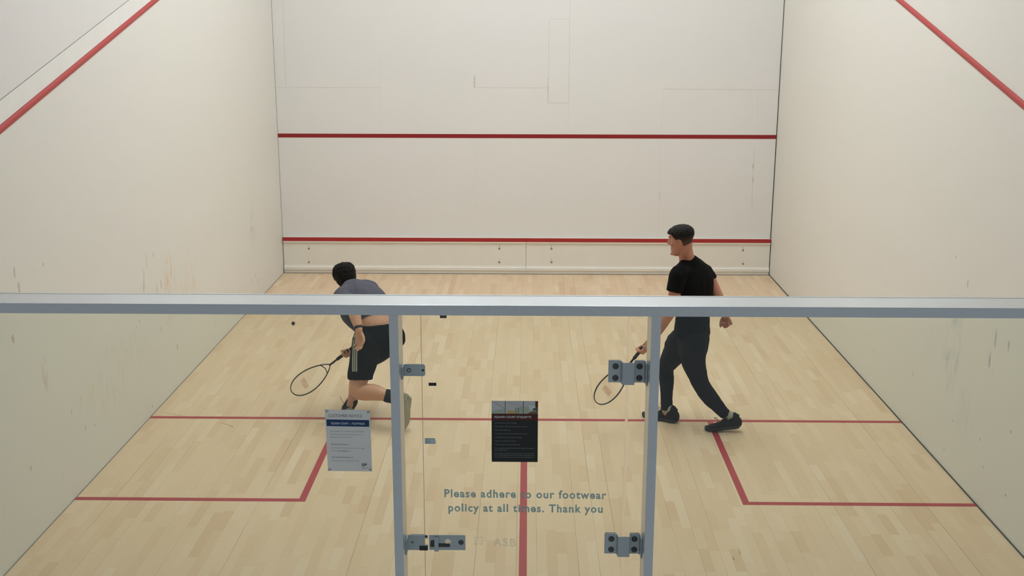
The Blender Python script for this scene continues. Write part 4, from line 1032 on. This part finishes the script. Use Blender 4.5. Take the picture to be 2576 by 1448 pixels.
# ---- the man in grey on the left, lunging low for a backhand
def man_left():
    base = hitz(940, 1065); base.z = 0
    r = empty('person', base, 'man in slate grey t-shirt and black shorts lunging low for a backhand', 'person')
    P = at
    peL = V(-.80, -.60, 0).normalized(); chL = V(-.62, -.76, .06).normalized(); miL = (peL+chL).normalized()
    sp = [P(952, 872, 4.33), P(954, 845, 4.35), P(952, 816, 4.36), P(941, 786, 4.42), P(926, 760, 4.49), P(908, 743, 4.55), P(893, 729, 4.61), P(882, 719, 4.66), P(875, 710, 4.71)]
    lat = [peL, peL, peL, miL, chL, chL, chL, chL, chL]
    hd = frame(P(869, 702, 4.74), V(-.26, .84, -.47), V(-.26, .40, .86))
    b = MB()
    b.loft(sp, [(.080, .11), (.108, .148), (.104, .150), (.094, .138), (.100, .150), (.096, .155), (.072, .110), (.058, .060), (.056, .056)], ref=lat, n=28, p=2.3)
    head(b, hd)
    b.loft([hd((0, -.03, -.02)), hd((0, -.028, -.07)), P(886, 724, 4.64)], [(.062, .060), (.060, .058), (.064, .064)], n=20)
    shL, elL, WL = P(862, 745, 4.42), P(889, 778, 4.20), P(903, 829, 4.09)
    b.loft([shL, shL.lerp(elL, .5), elL, elL.lerp(WL, .25), elL.lerp(WL, .6), WL], [.056, .051, .046, .050, .042, .030], n=20)
    Dl = V(.02, -.05, -1).normalized(); Sl = orth(V(.9, -.35, 0), Dl)
    hand(b, WL + V(0, 0, -.012), Dl, Sl, True, (24, 34, 26), .35, 1.0)
    G = P(874, 884, 4.46); A = (P(744, 981, 4.36) - G).normalized()
    D = (A*.60 + orth(V(0, -1, 0), A)*.8).normalized(); N = A.cross(D).normalized(); WR = G - D*.072 - N*.031
    shR, elR = P(930, 730, 4.70), P(914, 802, 4.74)
    b.loft([shR, shR.lerp(elR, .5), elR, elR.lerp(WR, .3), elR.lerp(WR, .7), WR - (WR-elR).normalized()*.004, WR + D*.02], [.056, .050, .043, .045, .036, .028, .026], n=20)
    hand(b, WR, D, A, False, (62, 88, 62), 1.0)
    lL = [P(932, 862, 4.28), P(918, 900, 4.23), P(906, 945, 4.17), P(899, 974, 4.13), P(908, 986, 4.11), P(938, 986, 4.08), P(968, 993, 4.05), P(992, 1002, 4.04), P(1008, 1006, 4.03)]
    rL = [.092, .088, .080, .066, .066, .070, .052, .040, .038]
    b.loft(lL, rL, n=24)
    lR = [P(985, 852, 4.42), P(945, 880, 4.52), P(912, 905, 4.60), P(900, 925, 4.58), P(896, 960, 4.48), P(888, 1000, 4.38), P(874, 1030, 4.32), P(869, 1042, 4.31)]
    rR = [.090, .085, .070, .062, .060, .044, .037, .037]
    b.loft(lR, rR, n=24)
    me = remesh(b, .0042, 4); face_sculpt(me, hd, 0); me.materials.append(M_SKIN2); put('body', me, r)
    for s_ in (-1, 1):
        MB().ell(hd((s_*.0275, .0655, .022)), (.0105, .0105, .0105), hd.M).build('eye', M_EYEW, r, smooth=True)
        MB().loft([hd((s_*.014, .0935, .045)), hd((s_*.032, .091, .050)), hd((s_*.050, .078, .046))], [.003, .0035, .002], n=8).build('eyebrow', M_BROW, r, smooth=True)
    def growf(p):
        t_ = min(1, max(0, (p.z+.09)/.08)); return .006 + .017*t_ + (.006 if p.y > .03 else 0)
    def keep(p):
        if p.z < -.095: return False
        if p.y > .055: line = .060
        elif p.y > .02: line = .060 - (.055-p.y)/.035*.06
        elif p.y > -.022: line = .018
        elif p.y > -.04: line = .018 - (-.022-p.y)/.018*.10
        else: line = -.092
        return p.z > line
    hair_cap('hair', hd, M_HAIR2, r, growf, keep, lambda p: .5-(p.z+.06)/.04, .0045, 9, 700)
    # t-shirt, hanging loose in front
    t = MB()
    t.loft([P(949, 803, 4.39), P(944, 790, 4.42), P(928, 762, 4.49), P(909, 746, 4.55), P(893, 730, 4.61), P(882, 718, 4.66)],
           [(.120, .158), (.120, .160), (.128, .178), (.124, .188), (.104, .158), (.076, .092)], ref=[peL, miL, chL, chL, chL, chL], n=32, p=2.4, cp0=.06, cp1=.2)
    t.loft([P(880, 738, 4.50), shL, P(872, 757, 4.34), P(879, 767, 4.27)], [.086, .080, .072, .068], n=24, cp1=.1)
    t.loft([P(915, 728, 4.64), shR, P(924, 752, 4.72), P(920, 768, 4.735)], [.088, .080, .070, .066], n=24, cp1=.1)
    # the slack front of the shirt falling away from the chest towards the hip
    t.loft([P(892, 764, 4.50), P(884, 790, 4.48), P(889, 812, 4.44), P(897, 830, 4.40)], [(.070, .110), (.050, .095), (.030, .060), (.012, .026)], ref=V(1, 0, -.3).normalized(), n=24)
    t.loft([P(940, 800, 4.42), P(915, 808, 4.42), P(900, 822, 4.41)], [(.075, .09), (.055, .07), (.02, .03)], ref=V(0, 1, 0), n=24)
    me = remesh(t, .0055, 7)
    def tf(p):
        return .008*noise.noise(Vector((p.x*6+5, p.y*6, p.z*8))) + .005*noise.noise(Vector((p.x*16, p.y*12, p.z*12+3)))
    wrinkle(me, tf)
    # crease between shoulder blade and back
    a = coords(me); c0, c1 = P(887, 712, 4.55), P(893, 742, 4.38)
    ax = (c1-c0).normalized()
    for i in range(len(a)):
        p = Vector(a[i]); s_ = (p-c0).dot(ax); q = p-c0-ax*s_; d_ = q.length
        if -.03 < s_ < .25 and d_ < .08: a[i] = list(p + V(.1, .75, -.5)*.012*math.exp(-(q.x/.016)**2)*math.exp(-((s_-.08)/.1)**2))
    setco(me, a); me.materials.append(M_TEEG); put('t_shirt', me, r)
    # shorts
    g = MB()
    g.loft([P(952, 874, 4.33), P(955, 846, 4.35), P(953, 814, 4.365)], [(.108, .15), (.135, .186), (.122, .172)], ref=peL, n=30, p=2.4, cp1=.05)
    g.loft([P(985, 850, 4.33), P(984, 868, 4.36)], [.098, .090], n=20)
    g.loft([P(924, 858, 4.28), P(916, 900, 4.23), P(908, 936, 4.18), P(907, 953, 4.165)], [.124, .115, .105, .101], n=28, p=2.3, cp1=.06)
    g.loft([P(985, 850, 4.42), P(945, 882, 4.52), P(916, 905, 4.59)], [.122, .112, .096], n=26)
    me = remesh(g, .005, 7)
    def sf(p): return .006*noise.noise(Vector((p.x*8, p.y*8, p.z*7))) + .004*noise.noise(Vector((p.x*18, p.y*18, p.z*8+7)))
    wrinkle(me, sf); me.materials.append(M_SHORT); so = put('shorts', me, r)
    bv = BVHTree.FromPolygons([v.co for v in me.vertices], [tuple(q.vertices) for q in me.polygons])
    for k in range(3):
        L = []; R_ = []
        for j in range(22):
            f = j/21; vv = 822 + (934-822)*f
            uu = 896 - 13*f**.6 + 5*f*f + k*4.7 - 2; row = []
            for du in (0, 3.3):
                o_ = at(uu+du, vv, 3.6); d_ = (at(uu+du, vv, 4.9)-o_).normalized()
                h_ = bv.ray_cast(o_, d_)
                for e2 in (2, 4, 6, 8, 10):
                    if h_[0] is None: h_ = bv.ray_cast(at(uu+du+e2, vv, 3.6), d_)
                
                row.append(h_[0] - d_*.0025 if h_[0] else None)
            if row[0] is None or row[1] is None: continue
            L.append(row[0]); R_.append(row[1])
        m_ = len(L); th = V(.3, -.9, .2)*.0015
        mb = MB(); mb.add(L + R_ + [q+th for q in L] + [q+th for q in R_], [(i, i+1, m_+i+1, m_+i) for i in range(m_-1)] + [(2*m_+i, 3*m_+i, 3*m_+i+1, 2*m_+i+1) for i in range(m_-1)] + [(i, 2*m_+i, 2*m_+i+1, i+1) for i in range(m_-1)] + [(m_+i, m_+i+1, 3*m_+i+1, 3*m_+i) for i in range(m_-1)])
        mb.build('side_stripe', M_STRIPE, so, smooth=True)
    # front foot flat, rear foot on its toes
    h1 = hitz(892, 1062)
    t1 = h1 + V(-.905, .425, 0)*.262
    o, Pf = shoe(r, h1, t1, Z3, M_SHOEW, M_SOLEW, None, M_SOCKW)
    tube_part('sock', [Pf(.06, 0, .07), P(873, 1032, 4.32), P(886, 1009, 4.37)], [(.044, .042), .049, .049], M_SOCKB, r, n=24)
    MB().loft([P(868, 1022, 4.28), P(864, 1014, 4.27), P(860, 1006, 4.27), P(856, 997, 4.27)], [.0016]*4, n=6).build('lace_end', M_SHOEB, r, smooth=True)
    MB().loft([P(868, 1022, 4.28), P(862, 1019, 4.27), P(861, 1024, 4.27), P(866, 1025, 4.27)], [.0016]*4, n=6).build('lace_end', M_SHOEB, r, smooth=True)
    t2 = hitz(1020, 1083) + V(0, 0, .012); h2 = P(1032, 986, 3.99)
    A2 = (h2-t2).normalized(); h2 = t2 + A2*.290
    o, Pf = shoe(r, h2, t2, V(-.80, .55, .05), M_SHOEW, M_SOLEW, 'grey green shoe up on its toe, sole facing back', M_SOCKW)
    tube_part('sock', [Pf(.055, 0, .06), Pf(.055, 0, .10), P(992, 1001, 4.045), P(975, 995, 4.05)], [(.044, .040), .044, .047, .057], M_SOCKB, r, n=24)
    # band at the wrist
    q = P(901, 824, 4.10); ax = (WL-elL).normalized()
    tube_part('wristband', [q - ax*.011, q - ax*.009, q + ax*.009, q + ax*.011], [.031, .0375, .0360, .030], M_BLK, r, n=28, sub=2)
    racket(G, A, V(.58, .30, -.72), 'black squash racket stretched out low by the man in grey', butt=.10)
man_left()

# ---- the ball
bp = at(738, 813, 7.2); bp.z = .0205
bp = hitz(738, 817) + V(0, 0, .020)
ball = MB().ell(bp, (.0198, .0198, .0198), n=28, m=16).build('squash_ball', simple('black rubber', (.022, .024, .024), .7, nscale=80, namp=.2), None, smooth=True)
tag(ball, 'small black squash ball on the floor left of the man in grey', 'ball')
